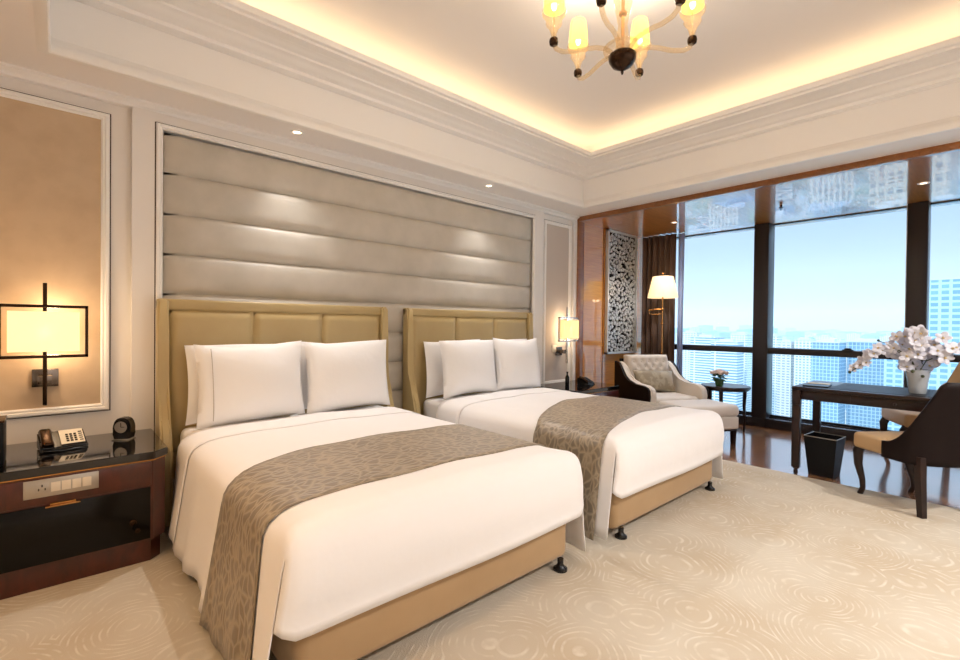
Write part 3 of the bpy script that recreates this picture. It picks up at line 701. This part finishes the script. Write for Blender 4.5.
# ------------------------------------------------------------------ chandelier
cx, cy = 2.245, 1.388
t_ = thing('chandelier', 'amber glass chandelier with small lit shades hanging from the ceiling tray', 'chandelier', (cx, cy, 0))
MB().lathe([(.0, 3.3), (.07, 3.3), (.075, 3.285), (.03, 3.26), (.02, 3.25)], n=28, cap=False).build('canopy', 'brass', t_)
MB().cyl((0, 0, 2.97), .009, .58, 12).ball((0, 0, 2.92), .022, (1, 1, .8)).ball((0, 0, 3.06), .02, (1, 1, .8)).build('rod', 'brass', t_)
MB().lathe([(.03, 2.70), (.036, 2.74), (.03, 2.80), (.024, 2.86), (.034, 2.91), (.046, 2.96), (.05, 3.0), (.042, 3.03)], n=28, cap=False).build('glass_column', 'amber_glass', t_, smooth=60)
MB().lathe([(.004, 2.597), (.008, 2.61), (.006, 2.617), (.022, 2.625), (.052, 2.643), (.070, 2.67), (.073, 2.694), (.066, 2.704), (.03, 2.706)], n=32).build('bowl', 'bronze', t_, smooth=50)
MB().lathe([(.074, 2.70), (.095, 2.715), (.102, 2.73), (.098, 2.742), (.08, 2.735)], n=32, cap=False).build('glass_dish', 'amber_glass', t_, smooth=60)
ang0 = math.atan2(.385, .095)
for k in range(6):
    a = ang0+k*pi/3; R = Matrix.Rotation(a, 4, 'Z'); rr = .366
    pts = [(.05, 0, 2.71), (.09, 0, 2.735), (.14, 0, 2.742), (.20, 0, 2.735), (.26, 0, 2.722), (.32, 0, 2.722), (.352, 0, 2.737), (rr, 0, 2.765)]
    arm = MB().tube(pts, .0125, 12, mtx=R).build('arm', 'amber_glass', t_, smooth=60)
    T = R @ Matrix.Translation((rr, 0, 0))
    MB().lathe([(.012, 2.752), (.022, 2.760), (.025, 2.775), (.022, 2.790), (.014, 2.797)], n=18, mtx=T).build('cup', 'bronze', arm)
    MB().lathe([(.013, 2.793), (.017, 2.82), (.026, 2.845), (.040, 2.862), (.045, 2.872), (.038, 2.88), (.047, 2.90), (.062, 2.918), (.066, 2.935), (.060, 2.947)], n=24, mtx=T, cap=False).build('glass_bell', 'amber_glass', arm, smooth=60)
    MB().lathe([(.056, 2.945), (.054, 2.99), (.049, 3.05), (.043, 3.085), (.034, 3.093)], n=24, mtx=T, cap=False).build('lamp_shade', 'lit_glass_shade', arm, smooth=60)
    MB().cyl((0, 0, 2.86), .005, .13, 10, mtx=T).build('candle', 'amber_glass', arm)
    MB().ball((0, 0, 2.965), .015, (1, 1, 1.6), mtx=T).build('bulb', 'lamp_bulb', arm)
    light('chandelier_bulb', 'POINT', (cx+rr*cos(a), cy+rr*sin(a), 3.13), 2.2, (1, .84, .70), shadow_soft_size=.03)

# ------------------------------------------------------------------ alcove: lattice screen, curtain, lamp, armchair, tables
t_ = thing('lattice_screen', 'tall openwork screen of white metal flowers on mirror in the wooden wall', 'screen', (5.895, 3.625, 0))
MB().box((-.355, -.008, .90), (.355, -.002, 2.555)).build('mirror', 'mirror_dark', t_)
mb = MB()
for a, b in (((-.38, .875), (.38, .905)), ((-.38, 2.535), (.38, 2.563)), ((-.38, .875), (-.352, 2.563)), ((.352, .875), (.38, 2.563))): mb.box((a[0], -.045, a[1]), (b[0], 0, b[1]), .002, 1)
mb.build('frame', 'white_metal', t_)
mb = MB(); r_ = random.Random(3)
for i in range(16):   # wandering stems
    x = -.33+.66*(i % 4+.5)/4; z = .91+(i//4)*.41; pts = []
    for k in range(9):
        pts.append((max(-.345, min(.345, x+.07*sin(k*1.1+i*2))), -.025, z+k*.055)); x += r_.uniform(-.02, .02)
    mb.tube(pts, .006, 6)
n = 0; placed = []
for i in range(4000):
    x = r_.uniform(-.33, .33); z = r_.uniform(.925, 2.515); rad = r_.uniform(.018, .034)
    if any((x-a)**2+(z-b)**2 < ((rad+c)*.90)**2 for a, b, c in placed): continue
    placed.append((x, z, rad)); np_ = r_.choice((4, 5, 5, 3)); ph = r_.uniform(0, 6)
    if abs(x)+rad > .36: continue
    poly = []
    for k in range(np_*6):
        th = 2*pi*k/(np_*6); q = rad*(.42+.58*abs(cos(np_*th/2))**.8)
        poly.append((x+q*cos(th+ph), z+q*sin(th+ph)))
    mb.prism(poly, -.034, -.018, 'Y'); n += 1
    if n > 480: break
mb.build('flower_tracery', 'white_metal', t_, smooth=30)

def wavy(x, y0, y1, z0, z1, amp, nw, n=90):
    mb = MB(); r_ = random.Random(5); 
    def fn(u, v_):
        y = y0+(y1-y0)*u; a = amp*(.75+.35*v_ if False else 1-.25*v_)
        return (x+a*sin(2*pi*nw*u+.6*sin(5*u))+.25*a*sin(2*pi*nw*2.3*u), y+.008*sin(3*v_+9*u), z0+(z1-z0)*v_)
    mb.grid(fn, n, 24); return mb
o = wavy(6.43, 3.09, 3.585, .012, 2.560, .042, 6).build('curtain', 'curtain_brown', smooth=80); solid(o, .004, 0); loc0(o, (6.43, 3.3, 0)); tag(o, 'brown floor-length curtain drawn into the corner beside the window', 'curtain')
o = wavy(6.49, 3.0, 3.09, .012, 2.560, .02, 2.5, 30).build('curtain', 'sheer', smooth=80); solid(o, .002, 0); loc0(o, (6.49, 3.05, 0)); tag(o, 'pale sheer curtain gathered at the window edge beside the brown curtain', 'curtain')

t_ = thing('floor_lamp', 'brass floor lamp with lit cream shade behind the armchair', 'floor lamp', (6.09, 3.10, 0))
MB().lathe([(.13, 0), (.13, .012), (.11, .022), (.03, .03), (.014, .05), (.011, .06)], n=32).build('base', 'brass', t_, smooth=50)
MB().cyl((0, 0, .86), .009, 1.62, 14).ball((0, 0, 1.30), .018).ball((0, 0, 1.49), .02).ball((0, 0, .9), .014).build('pole', 'brass', t_)
MB().tube([(0, 0, 1.49), (-.06, .07, 1.49), (-.11, .13, 1.475), (-.11, .13, 1.43)], .006, 8).tube([(0, 0, 1.43), (-.07, .08, 1.42), (-.11, .13, 1.43)], .005, 8).ball((-.11, .13, 1.475), .015).build('swing_arm', 'brass', t_)
MB().lathe([(.195, 1.645), (.185, 1.70), (.158, 1.82), (.132, 1.93)], n=40, cap=False).build('lamp_shade', 'lit_shade_pale', t_, smooth=60)
MB().cyl((0, 0, 1.95), .004, .05, 8).ball((0, 0, 1.98), .013).build('finial', 'brass', t_)
MB().ball((0, 0, 1.76), .03, (1, 1, 1.4)).build('bulb', 'lamp_bulb', t_)
light('floor_lamp_bulb', 'POINT', (6.09, 3.10, 1.90), .8, WARM, shadow_soft_size=.05)
light('floor_lamp_bulb', 'POINT', (6.09, 3.10, 1.66), .8, WARM, shadow_soft_size=.05)

def soft(mb, name, m, parent, lv=1):
    return sub(mb.build(name, m, parent, smooth=180), lv)
# armchair: faces local -Y
fx, fy = -.45, -.893
t_ = thing('armchair', 'cream tufted armchair with dark brown outer sides in front of the wooden alcove wall', 'armchair', (5.50, 2.83, 0), math.atan2(fy, fx)+pi/2); t_.scale = (1.06, 1, 1)
MB().box((-.31, -.33, .17), (.31, .30, .30), .02, 3).build('seat_frame', 'armchair_fabric', t_)
MB().box((-.275, -.37, .30), (.275, .21, .44), .045, 4).build('seat', 'armchair_fabric', t_, smooth=60)
# tufted back, slightly reclined
T = Matrix.Translation((0, .20, .40)) @ Matrix.Rotation(-.16, 4, 'X')
mb = MB()
tuf = [(-.20+.10*i, .15+.13*j) for i in range(5) for j in range(3)] + [(-.15+.10*i, .215+.13*j) for i in range(4) for j in range(2)]
def fn(u, v_):
    x = -.285+.57*u; z = .0+.50*v_
    k = (1-abs(2*u-1)**8)**.5*(1-abs(2*v_-1)**10)**.5
    d = 0
    for a, b in tuf: d += .022*math.exp(-((x-a)**2+(z-b)**2)/.0011)
    return T @ Vector((x, -.075*k+d*k, z))
mb.grid(fn, 56, 50)
mb.box((-.285, 0, 0), (.285, .05, .50), .012, 2, T)
mb.build('backrest', 'armchair_fabric', t_, smooth=70)
for a, b in tuf: MB().ball(T @ Vector((a, -.054, b)), .010, n=8).build('button', 'armchair_fabric', t_)
MB().box((-.33, .046, -.18), (.33, .066, .46), .006, 2, T).build('back_panel', 'chair_dark', t_)
for s_ in (-1, 1):
    prof = [(.35, .815), (.25, .80), (.20, .745), (.13, .65), (.04, .595), (-.10, .572), (-.27, .568), (-.345, .555), (-.375, .52), (-.38, .45), (-.36, .36), (-.345, .20), (.35, .20)]
    a0, a1 = sorted((s_*.355, s_*.385))
    mb = MB(); mb.prism(prof, a0, a1, 'X'); bmesh.ops.bevel(mb.bm, geom=[e_ for e_ in mb.bm.edges], offset=.005, segments=2, affect='EDGES'); mb.build('side_panel', 'chair_dark', t_, smooth=50)
    a0, a1 = sorted((s_*.29, s_*.356))
    prof2 = [(y if y > .3 else y+.0, z-.004) for y, z in prof]
    prof2 = [(.32, .81), (.25, .80), (.195, .74), (.125, .648), (.04, .597), (-.10, .576), (-.27, .571), (-.35, .56), (-.385, .52), (-.385, .45), (-.37, .36), (-.35, .22), (.32, .22)]
    mb = MB(); mb.prism(prof2, a0, a1, 'X'); bmesh.ops.bevel(mb.bm, geom=[e_ for e_ in mb.bm.edges], offset=.014, segments=3, affect='EDGES'); mb.build('armrest', 'armchair_fabric', t_, smooth=60)
for x, y in ((-.29, -.29), (.29, -.29), (-.29, .27), (.29, .27)):
    MB().prism([(-.018, 0), (.018, 0), (.026, .19), (-.026, .19)], -.02, .02, 'X', Matrix.Translation((x, y, 0))).build('leg', 'dark_wood', t_)
# lumbar cushion
mb = pillow_mesh(.56, .27, .14, 11)
Tm = Matrix.Rotation(math.atan2(fy, fx)+pi/2, 4, 'Z') @ Matrix.Translation((-.02, .03, .452)) @ Matrix.Rotation(-.35, 4, 'X')
o = mb.build('cushion', 'cushion_fabric', smooth=80); o.matrix_world = Matrix.Translation((5.51, 2.83, 0)) @ Tm
tag(o, 'oblong beige cushion leaning on the back of the tufted armchair', 'cushion')
# ottoman
oc = Vector((5.49, 2.82, 0))+Vector((fx, fy, 0))*.655+Vector((.04, .01, 0))
t_ = thing('ottoman', 'cream upholstered ottoman with dark wooden legs in front of the tufted armchair', 'ottoman', oc, math.atan2(fy, fx)+pi/2)
MB().box((-.34, -.23, .165), (.34, .23, .30), .02, 3).build('base', 'armchair_fabric', t_)
MB().box((-.35, -.24, .295), (.35, .24, .425), .05, 4).build('seat', 'armchair_fabric', t_, smooth=60)
MB().box((-.325, -.215, .145), (.325, .215, .166), .003).build('frame', 'dark_wood', t_)
for x, y in ((-.30, -.19), (.30, -.19), (-.30, .19), (.30, .19)):
    MB().prism([(-.016, 0), (.016, 0), (.025, .146), (-.025, .146)], -.02, .02, 'X', Matrix.Translation((x, y, 0))).build('leg', 'dark_wood', t_)
# side table
t_ = thing('side_table', 'round dark wooden side table by the window holding small flowers', 'side table', (6.06, 2.27, 0))
MB().lathe([(.24, .498), (.255, .502), (.255, .512), (.27, .517), (.275, .53), (.27, .545), (.265, .55)], n=48).build('tabletop', 'dark_wood', t_, smooth=40)
for k in range(3):
    a = -.88+k*2*pi/3; c_, s2_ = .225*cos(a), .225*sin(a)
    MB().tube([(c_*.96, s2_*.96, 0), (c_*1.0, s2_*1.0, .12), (c_*.97, s2_*.97, .3), (c_, s2_, .50)], .02, 8, rr=[.013, .014, .018, .024]).build('leg', 'dark_wood', t_)
# flowers in a small pot
t_ = thing('flower_pot', 'small glass pot of pale pink flowers on the round side table', 'flowers', (5.93, 2.29, .55)); t_.scale = (1.35, 1.35, 1.35)
MB().lathe([(.028, 0), (.034, .02), (.036, .055), (.033, .06), (.028, .055)], n=20).build('pot', 'leaf', t_, smooth=50)
mb = MB(); r_ = random.Random(9)
for k in range(46):
    a = r_.uniform(0, 2*pi); e_ = r_.uniform(-.8, .9); d = .052
    p = Vector((d*cos(a)*cos(e_), d*sin(a)*cos(e_), .075+.04*sin(e_)))
    Tq = Matrix.Translation(p) @ Matrix.Rotation(a, 4, 'Z') @ Matrix.Rotation(-e_, 4, 'Y')
    mb.ball((0, 0, 0), .018, (1.1, .6, .22), 6, Tq)
mb.build('foliage', 'leaf', t_)
mb = MB()
for k in range(17):
    a = k*2.4; d = .014*sqrt(k); p = Vector((d*cos(a)*1.15, d*sin(a)*1.15, .135-.35*d))
    mb.ball(p, .019, (1, 1, .8), 10)
    for q in range(5): mb.ball(p+Vector((.012*cos(q*1.256), .012*sin(q*1.256), .008)), .010, (1, 1, .6), 8)
mb.build('blossoms', 'petal_pink', t_, smooth=60)

# ------------------------------------------------------------------ desk group
t_ = thing('desk', 'long dark wooden writing desk standing by the window', 'desk', (5.06, .40, 0))
hx, hy = .36, .82
MB().box((-hx, -hy, .725), (hx, hy, .755), .005).build('desktop', 'dark_wood', t_)
MB().box((-hx+.03, -hy+.03, .645), (hx-.03, hy-.03, .724), .002).build('apron', 'dark_wood', t_)
MB().box((-hx+.06, -hy+.06, .7555), (hx-.06, hy-.25, .758)).build('writing_surface', 'black_leather', t_)
for x in (-hx+.032, hx-.032):
    for y in (-hy+.032, hy-.032):
        mb = MB(); mb.box((x-.03, y-.03, .60), (x+.03, y+.03, .725), .003)
        mb.box((x-.029, y-.029, .06), (x+.029, y+.029, .60), .004)
        mb.lathe([(.012, 0), (.017, .012), (.017, .03), (.012, .042), (.022, .05), (.028, .06)], (x, y, 0), 14); mb.build('leg', 'dark_wood', t_)
for y in (-.45, .15):
    d = MB().box((-hx+.022, y-.27, .652), (-hx+.03, y+.27, .716), .002).build('drawer', 'dark_wood', t_)
    MB().ball((-hx+.014, y, .684), .011, n=10).build('knob', 'dark_wood', d)
# writing tray / folder
t_ = thing('desk_folder', 'flat black folder lying on the near end of the writing desk', 'folder', (4.90, 1.08, .756), .1)
MB().box((-.13, -.09, 0), (.13, .09, .012), .003).build('folder', 'tray_black', t_)
MB().box((.04, -.08, .013), (.12, .08, .016), .001).build('papers', 'card', t_)
# waste bin: tapered, open
t_ = thing('waste_bin', 'square black waste bin on the wooden floor beside the desk leg', 'waste bin', (4.89, 1.02, 0), -.08)
def taper(w0, w1, z0, z1, d0=None, d1=None):
    d0 = d0 or w0; d1 = d1 or w1
    return [(-w0, -d0, z0), (w0, -d0, z0), (w0, d0, z0), (-w0, d0, z0)], [(-w1, -d1, z1), (w1, -d1, z1), (w1, d1, z1), (-w1, d1, z1)]
mb = MB(); bm = mb.bm
A, Bq = taper(.088, .118, 0.0, .33); C_, D_ = taper(.082, .112, .008, .33)
va = [bm.verts.new(p) for p in A]; vb = [bm.verts.new(p) for p in Bq]; vc = [bm.verts.new(p) for p in C_]; vd = [bm.verts.new(p) for p in D_]
for i in range(4):
    j = (i+1) % 4
    bm.faces.new((va[i], va[j], vb[j], vb[i])); bm.faces.new((vb[i], vb[j], vd[j], vd[i])); bm.faces.new((vd[i], vd[j], vc[j], vc[i]))
bm.faces.new(va[::-1]); bm.faces.new(vc)
mb.build('body', 'black_leather', t_, smooth=20)
mb = MB()
for i in range(4):
    p, q = Vector(Bq[i])*.985, Vector(Bq[(i+1) % 4])*.985; p.z = q.z = .333; mb.tube([p, q], .004, 6)
mb.build('rim', 'silver', t_)

# desk chairs: local facing -Y, origin at floor centre
def desk_chair(loc, facing, label):
    t_ = thing('desk_chair', label, 'chair', loc, math.atan2(facing[1], facing[0])+pi/2, 'desk chairs')
    MB().box((-.255, -.275, .35), (.255, -.02, .47), .03, 4).box((-.232, -.06, .352), (.232, .15, .466), .02, 3).build('seat', 'chair_tan', t_, smooth=60)
    # wraparound shell: U-shaped path, height rising to the back
    n = 44
    def path(u, inset):
        # from left front to back to right front
        a = (u*2-1)*.70
        s_ = abs(a)
        if s_ > .48:
            k = (s_-.48)/.52; x = (.262-inset)*(1 if a > 0 else -1); y = .12-k*.32
        else:
            th = a/.48*pi/2; x = (.262-inset)*sin(th); y = .12+(.135-inset)*cos(th)
        return x, y, s_
    def top(s_):
        if s_ < .20: return .91
        k = min(1, (s_-.20)/.50); return .46+.45*(1-k)**2.2
    def shell(m, ins, name, zb, dz=0):
        mb = MB()
        def fn(u, v_):
            x, y, s_ = path(u, ins); zt = top(s_)+dz; z = zb+(zt-zb)*v_
            lean = .10*max(0, (z-.45))/.45*max(0, 1-s_/.75)
            return (x*(1+.06*max(0, z-.45)), y+lean, z)
        mb.grid(fn, n, 14)
        o = mb.build(name, m, t_, smooth=70); solid(o, .022, 0); return o
    shell('chair_dark', .0, 'outer_shell', .345)
    shell('chair_tan', .024, 'inner_back', .42, -.004)
    for x, y, fr in ((-.21, -.22, 1), (.21, -.22, 1), (-.21, .20, 0), (.21, .20, 0)):
        if fr: pts = [(x, y-.0, .40), (x, y-.045, .32), (x, y-.042, .22), (x, y-.005, .11), (x, y-.0, .05), (x, y-.022, 0)]; rr = [.034, .034, .027, .02, .017, .019]
        else: pts = [(x, y, .40), (x, y+.005, .25), (x, y+.02, 0)]; rr = [.034, .031, .025]
        MB().tube(pts, .02, 10 if fr else 4, rr=rr).build('leg', 'dark_wood', t_, smooth=50)
    return t_
f1 = Vector((.6, .8)); l1 = Vector((-.8, .6))     # facing, left
A_ = Vector((4.561, .735)); B_ = Vector((4.264, .322))
c1 = (A_+B_)/2 - l1*.21
desk_chair((c1.x, c1.y, 0), f1, 'desk chair with dark wraparound back and tan seat standing half on the carpet')
desk_chair((5.93, .45, 0), Vector((-.45, .89)), 'tan upholstered chair on the window side of the writing desk').scale = (1, 1, 1.08)

# orchid in a vase
t_ = thing('orchid_vase', 'white orchids in a glass vase standing on the writing desk', 'flowers', (4.98, .45, .758)); t_.scale = (1.15, 1.15, 1.15)
MB().lathe([(.043, 0), (.046, .006), (.050, .04), (.058, .10), (.066, .15), (.069, .16), (.064, .16), (.055, .10), (.046, .05), (.042, .03)], n=28, cap=False).lathe([(.041, .002), (.043, .03)], n=28).build('vase', 'frosted', t_, smooth=50)
MB().lathe([(.038, .032), (.044, .06), (.055, .12), (.06, .148)], n=24).build('vase_filling', 'ceramic', t_, smooth=50)
def orchid_flower(mb, heart, p, d, s):
    """five petals + lip facing direction d"""
    d = d.normalized(); q = d.to_track_quat('Z', 'Y').to_matrix().to_4x4(); T0 = Matrix.Translation(p) @ q
    for k in range(5):
        a = k*2*pi/5; ww = .75 if k % 2 else .5
        Tk = T0 @ Matrix.Rotation(a, 4, 'Z') @ Matrix.Translation((s*.55, 0, .12*s)) @ Matrix.Rotation(-.35, 4, 'Y')
        mb.ball((0, 0, 0), s*.55, (1, ww+.15, .16), 10, Tk)
    heart.ball((0, 0, .16*s), s*.17, (1, 1, 1.4), 8, T0)
r_ = random.Random(21)
st = MB()
toC = Vector((-.9, -.1, .25))
# main cluster and two trailing sprays (left spray = +y, right = -y)
fl = []
for k in range(44):
    a = r_.uniform(0, 2*pi); q = sqrt(r_.random())*.16
    fl.append((Vector((r_.uniform(-.10, .10), cos(a)*q*1.0, .285+sin(a)*q*.85)), .043))
for k in range(9):
    u = k/8; fl.append((Vector((-.03+.02*sin(k), .12+.17*u, .30-.09*u*u+.02*sin(k*2))), .038))
for k in range(3): fl.append((Vector((-.04, .27+.035*k, .19-.02*k)), .032))
for k in range(13):
    u = k/12; fl.append((Vector((-.02+.03*sin(k*2), -.12-.27*u, .29+.03*sin(u*5)-.03*u)), .045))
for p, s in fl:
    mb, hb = MB(), MB(); orchid_flower(mb, hb, p, toC+Vector((r_.uniform(-.3, .3), r_.uniform(-.6, .6), r_.uniform(-.4, .5))), s)
    hb.build('flower_heart', 'petal_heart', mb.build('blossom', 'petal', t_, smooth=70), smooth=70)
st.tube([(0, 0, .13), (0, .03, .22), (-.02, .12, .29), (-.03, .22, .26), (-.04, .32, .15), (-.045, .355, .12)], .003, 6).ball((-.045, .36, .115), .011, n=8).ball((-.04, .345, .13), .008, n=8)
st.tube([(0, 0, .13), (0, -.04, .22), (-.02, -.15, .29), (-.02, -.28, .29), (-.02, -.40, .25)], .003, 6)
st.tube([(0, 0, .13), (0, .05, .25), (-.02, .16, .33), (-.03, .20, .345)], .003, 6).ball((-.03, .205, .35), .009, n=8)
st.ball((-.06, .02, .15), .012, n=8).ball((-.065, -.03, .12), .010, n=8)
st.build('stems', 'stem', t_)

# ------------------------------------------------------------------ city outside
GZ = -120
struct(loc0(MB().box((60, -6000, GZ-2), (9000, 8000, GZ)).build('ground', 'city_ground'), (0, 0, GZ)))
def tower(name, x, y, w, d, h, m, label, group, cat='building', crown=0, rz=0, roof='roof_pale'):
    t_ = thing(name, label, cat, (x, y, GZ), rz, group)
    MB().box((-d/2, -w/2, 0), (d/2, w/2, h)).build('facade', m, t_)
    mb = MB(); mb.box((-d/2-.4, -w/2-.4, h), (d/2+.4, w/2+.4, h+1.2)); mb.box((-d*.2, -w*.25, h+1.2), (d*.2, w*.25, h+1.2+max(2.5, crown))); mb.build('roof', roof, t_)
    return t_
def at(r, ratio): # ratio y/x at horizontal distance r
    a = math.atan(ratio); return r*cos(a), r*sin(a)
CITY = [ # dist, y/x, width, depth, height, material, label
 (560, -.02, 108, 30, 163, 'facade_fins', 'large pale blue glass tower rising above the skyline at the window edge'),
 (610, .205, 24, 22, 107, 'facade_glass', 'blue glass office block beside the cream tower under the middle window rail'),
 (625, .152, 30, 22, 108, 'facade_glass', 'wider blue glass office block with white neighbours under the middle window rail'),
 (600, .107, 24, 22, 104, 'facade_fins', 'pale ribbed office block left of the orchid vase'),
 (650, .068, 22, 20, 100, 'facade_white', 'white gridded tower behind the orchid stems'),
 (700, .292, 17, 16, 111, 'facade_white', 'slim white tower just right of the first window post'),
 (690, .268, 15, 16, 104, 'facade_cream', 'slim cream tower seen beside the slim white tower'),
 (680, .240, 18, 16, 107, 'facade_white', 'slim white tower beside the blue glass office block'),
 (830, .315, 20, 20, 110, 'facade_cream', 'cream tower seen against the first window post'),
 (640, .372, 30, 20, 104, 'facade_bands', 'white banded apartment block seen above the side table flowers'),
 (700, .412, 34, 22, 108, 'facade_bands', 'wide blue and white banded apartment block in the first window bay'),
 (760, .345, 22, 20, 112, 'facade_white', 'white gridded tower beside the banded apartment block'),
 (900, .445, 30, 22, 112, 'facade_cream', 'cream slab block near the curtain edge'),
]
for i, (r0, ra, w, d, h, m_, lb) in enumerate(CITY):
    x, y = at(r0, ra); tower('office_tower' if 'glass' in m_ or 'fins' in m_ else 'apartment_tower', x, y, w, d, h, m_, lb, 'near city buildings', rz=rnd.uniform(-.12, .12))
# scattered background blocks, thinning to the hazy skyline; none overlaps another
protos = {}; spots = [(at(r0, ra), max(w, d)*.72) for (r0, ra, w, d, *_q) in CITY]
mats_ = ['facade_white', 'facade_cream', 'facade_bands', 'facade_glass', 'facade_white']
LOOK = {'facade_white': 'white gridded', 'facade_cream': 'cream', 'facade_bands': 'banded white', 'facade_glass': 'blue glass'}
KIND = ('low block on the city floor', 'high-rise in the middle distance', 'tiny high-rise on the hazy skyline')
def scatter(n, r0, r1, h0, h1, w0, w1, cls, seed, lo=-.02):
    rr_ = random.Random(seed); done = 0; tries = 0
    while done < n and tries < 6000:
        tries += 1
        ra = rr_.uniform(lo, .50); a = math.atan(ra); r_0 = sqrt(rr_.uniform(r0*r0, r1*r1)); v_ = rr_.randrange(6)
        q = random.Random(seed*100+v_); h = q.uniform(h0, h1); w = q.uniform(w0, w1); d = q.uniform(w0, w1)*.6; m_ = q.choice(mats_)
        x, y = r_0*cos(a), r_0*sin(a); rad = sqrt(w*w+d*d)/2
        if any((x-p[0])**2+(y-p[1])**2 < (rad+r2_)**2 for p, r2_ in spots): continue
        spots.append(((x, y), rad)); done += 1
        key = (cls, v_)
        if key not in protos:
            mb = MB(); mb.box((-d/2, -w/2, 0), (d/2, w/2, h)); mb.box((-d*.2, -w*.2, h), (d*.2, w*.2, h+3)); o = protos[key] = mb.build('city_block', m_)
        else:
            o = protos[key].copy(); COL.objects.link(o)
        o.location = (x, y, GZ); o.rotation_euler = (0, 0, rr_.uniform(-.3, .3)); o.scale = (1, 1, rr_.uniform(.75, 1.2))
        bay = 'first window from the curtain' if ra > .31 else ('middle window' if ra > .10 else 'third window from the curtain')
        lb = '%s %s, seen through the %s' % (LOOK[m_], KIND[cls], bay)
        tag(o, lb, 'building', lb+' (several)')
scatter(70, 440, 1300, 8, 30, 18, 46, 0, 1)
scatter(105, 800, 2300, 60, 102, 20, 44, 1, 2)
scatter(110, 2500, 5200, 80, 125, 50, 130, 2, 3)
# hills on the horizon
mb = MB()
def fn(u, v_):
    y = -2500+8500*u; hgt = 150*(.55+.25*sin(u*9)+.12*sin(u*23+1)+.06*sin(u*61)+.03*sin(u*140))
    return (7000+900*v_, y, GZ+hgt*sin(pi*min(1, v_*1.0)*.5))
mb.grid(fn, 200, 8); mb.box((7900, -2500, GZ), (7910, 6000, GZ+10))
struct(mb.build('hills', 'hill_green', smooth=60))

m = bpy.data.materials.new('haze'); m.use_nodes = True; M['haze'] = m
N = m.node_tree.nodes; N.clear(); o_ = N.new('ShaderNodeOutputMaterial'); v_ = N.new('ShaderNodeVolumeScatter'); v_.inputs['Color'].default_value = (.90, .97, 1, 1); v_.inputs['Density'].default_value = .0002
m.node_tree.links.new(v_.outputs[0], o_.inputs[1])
o = MB().box((60, -5900, GZ+.5), (8900, 7900, 260)).build('haze', 'haze'); struct(o)
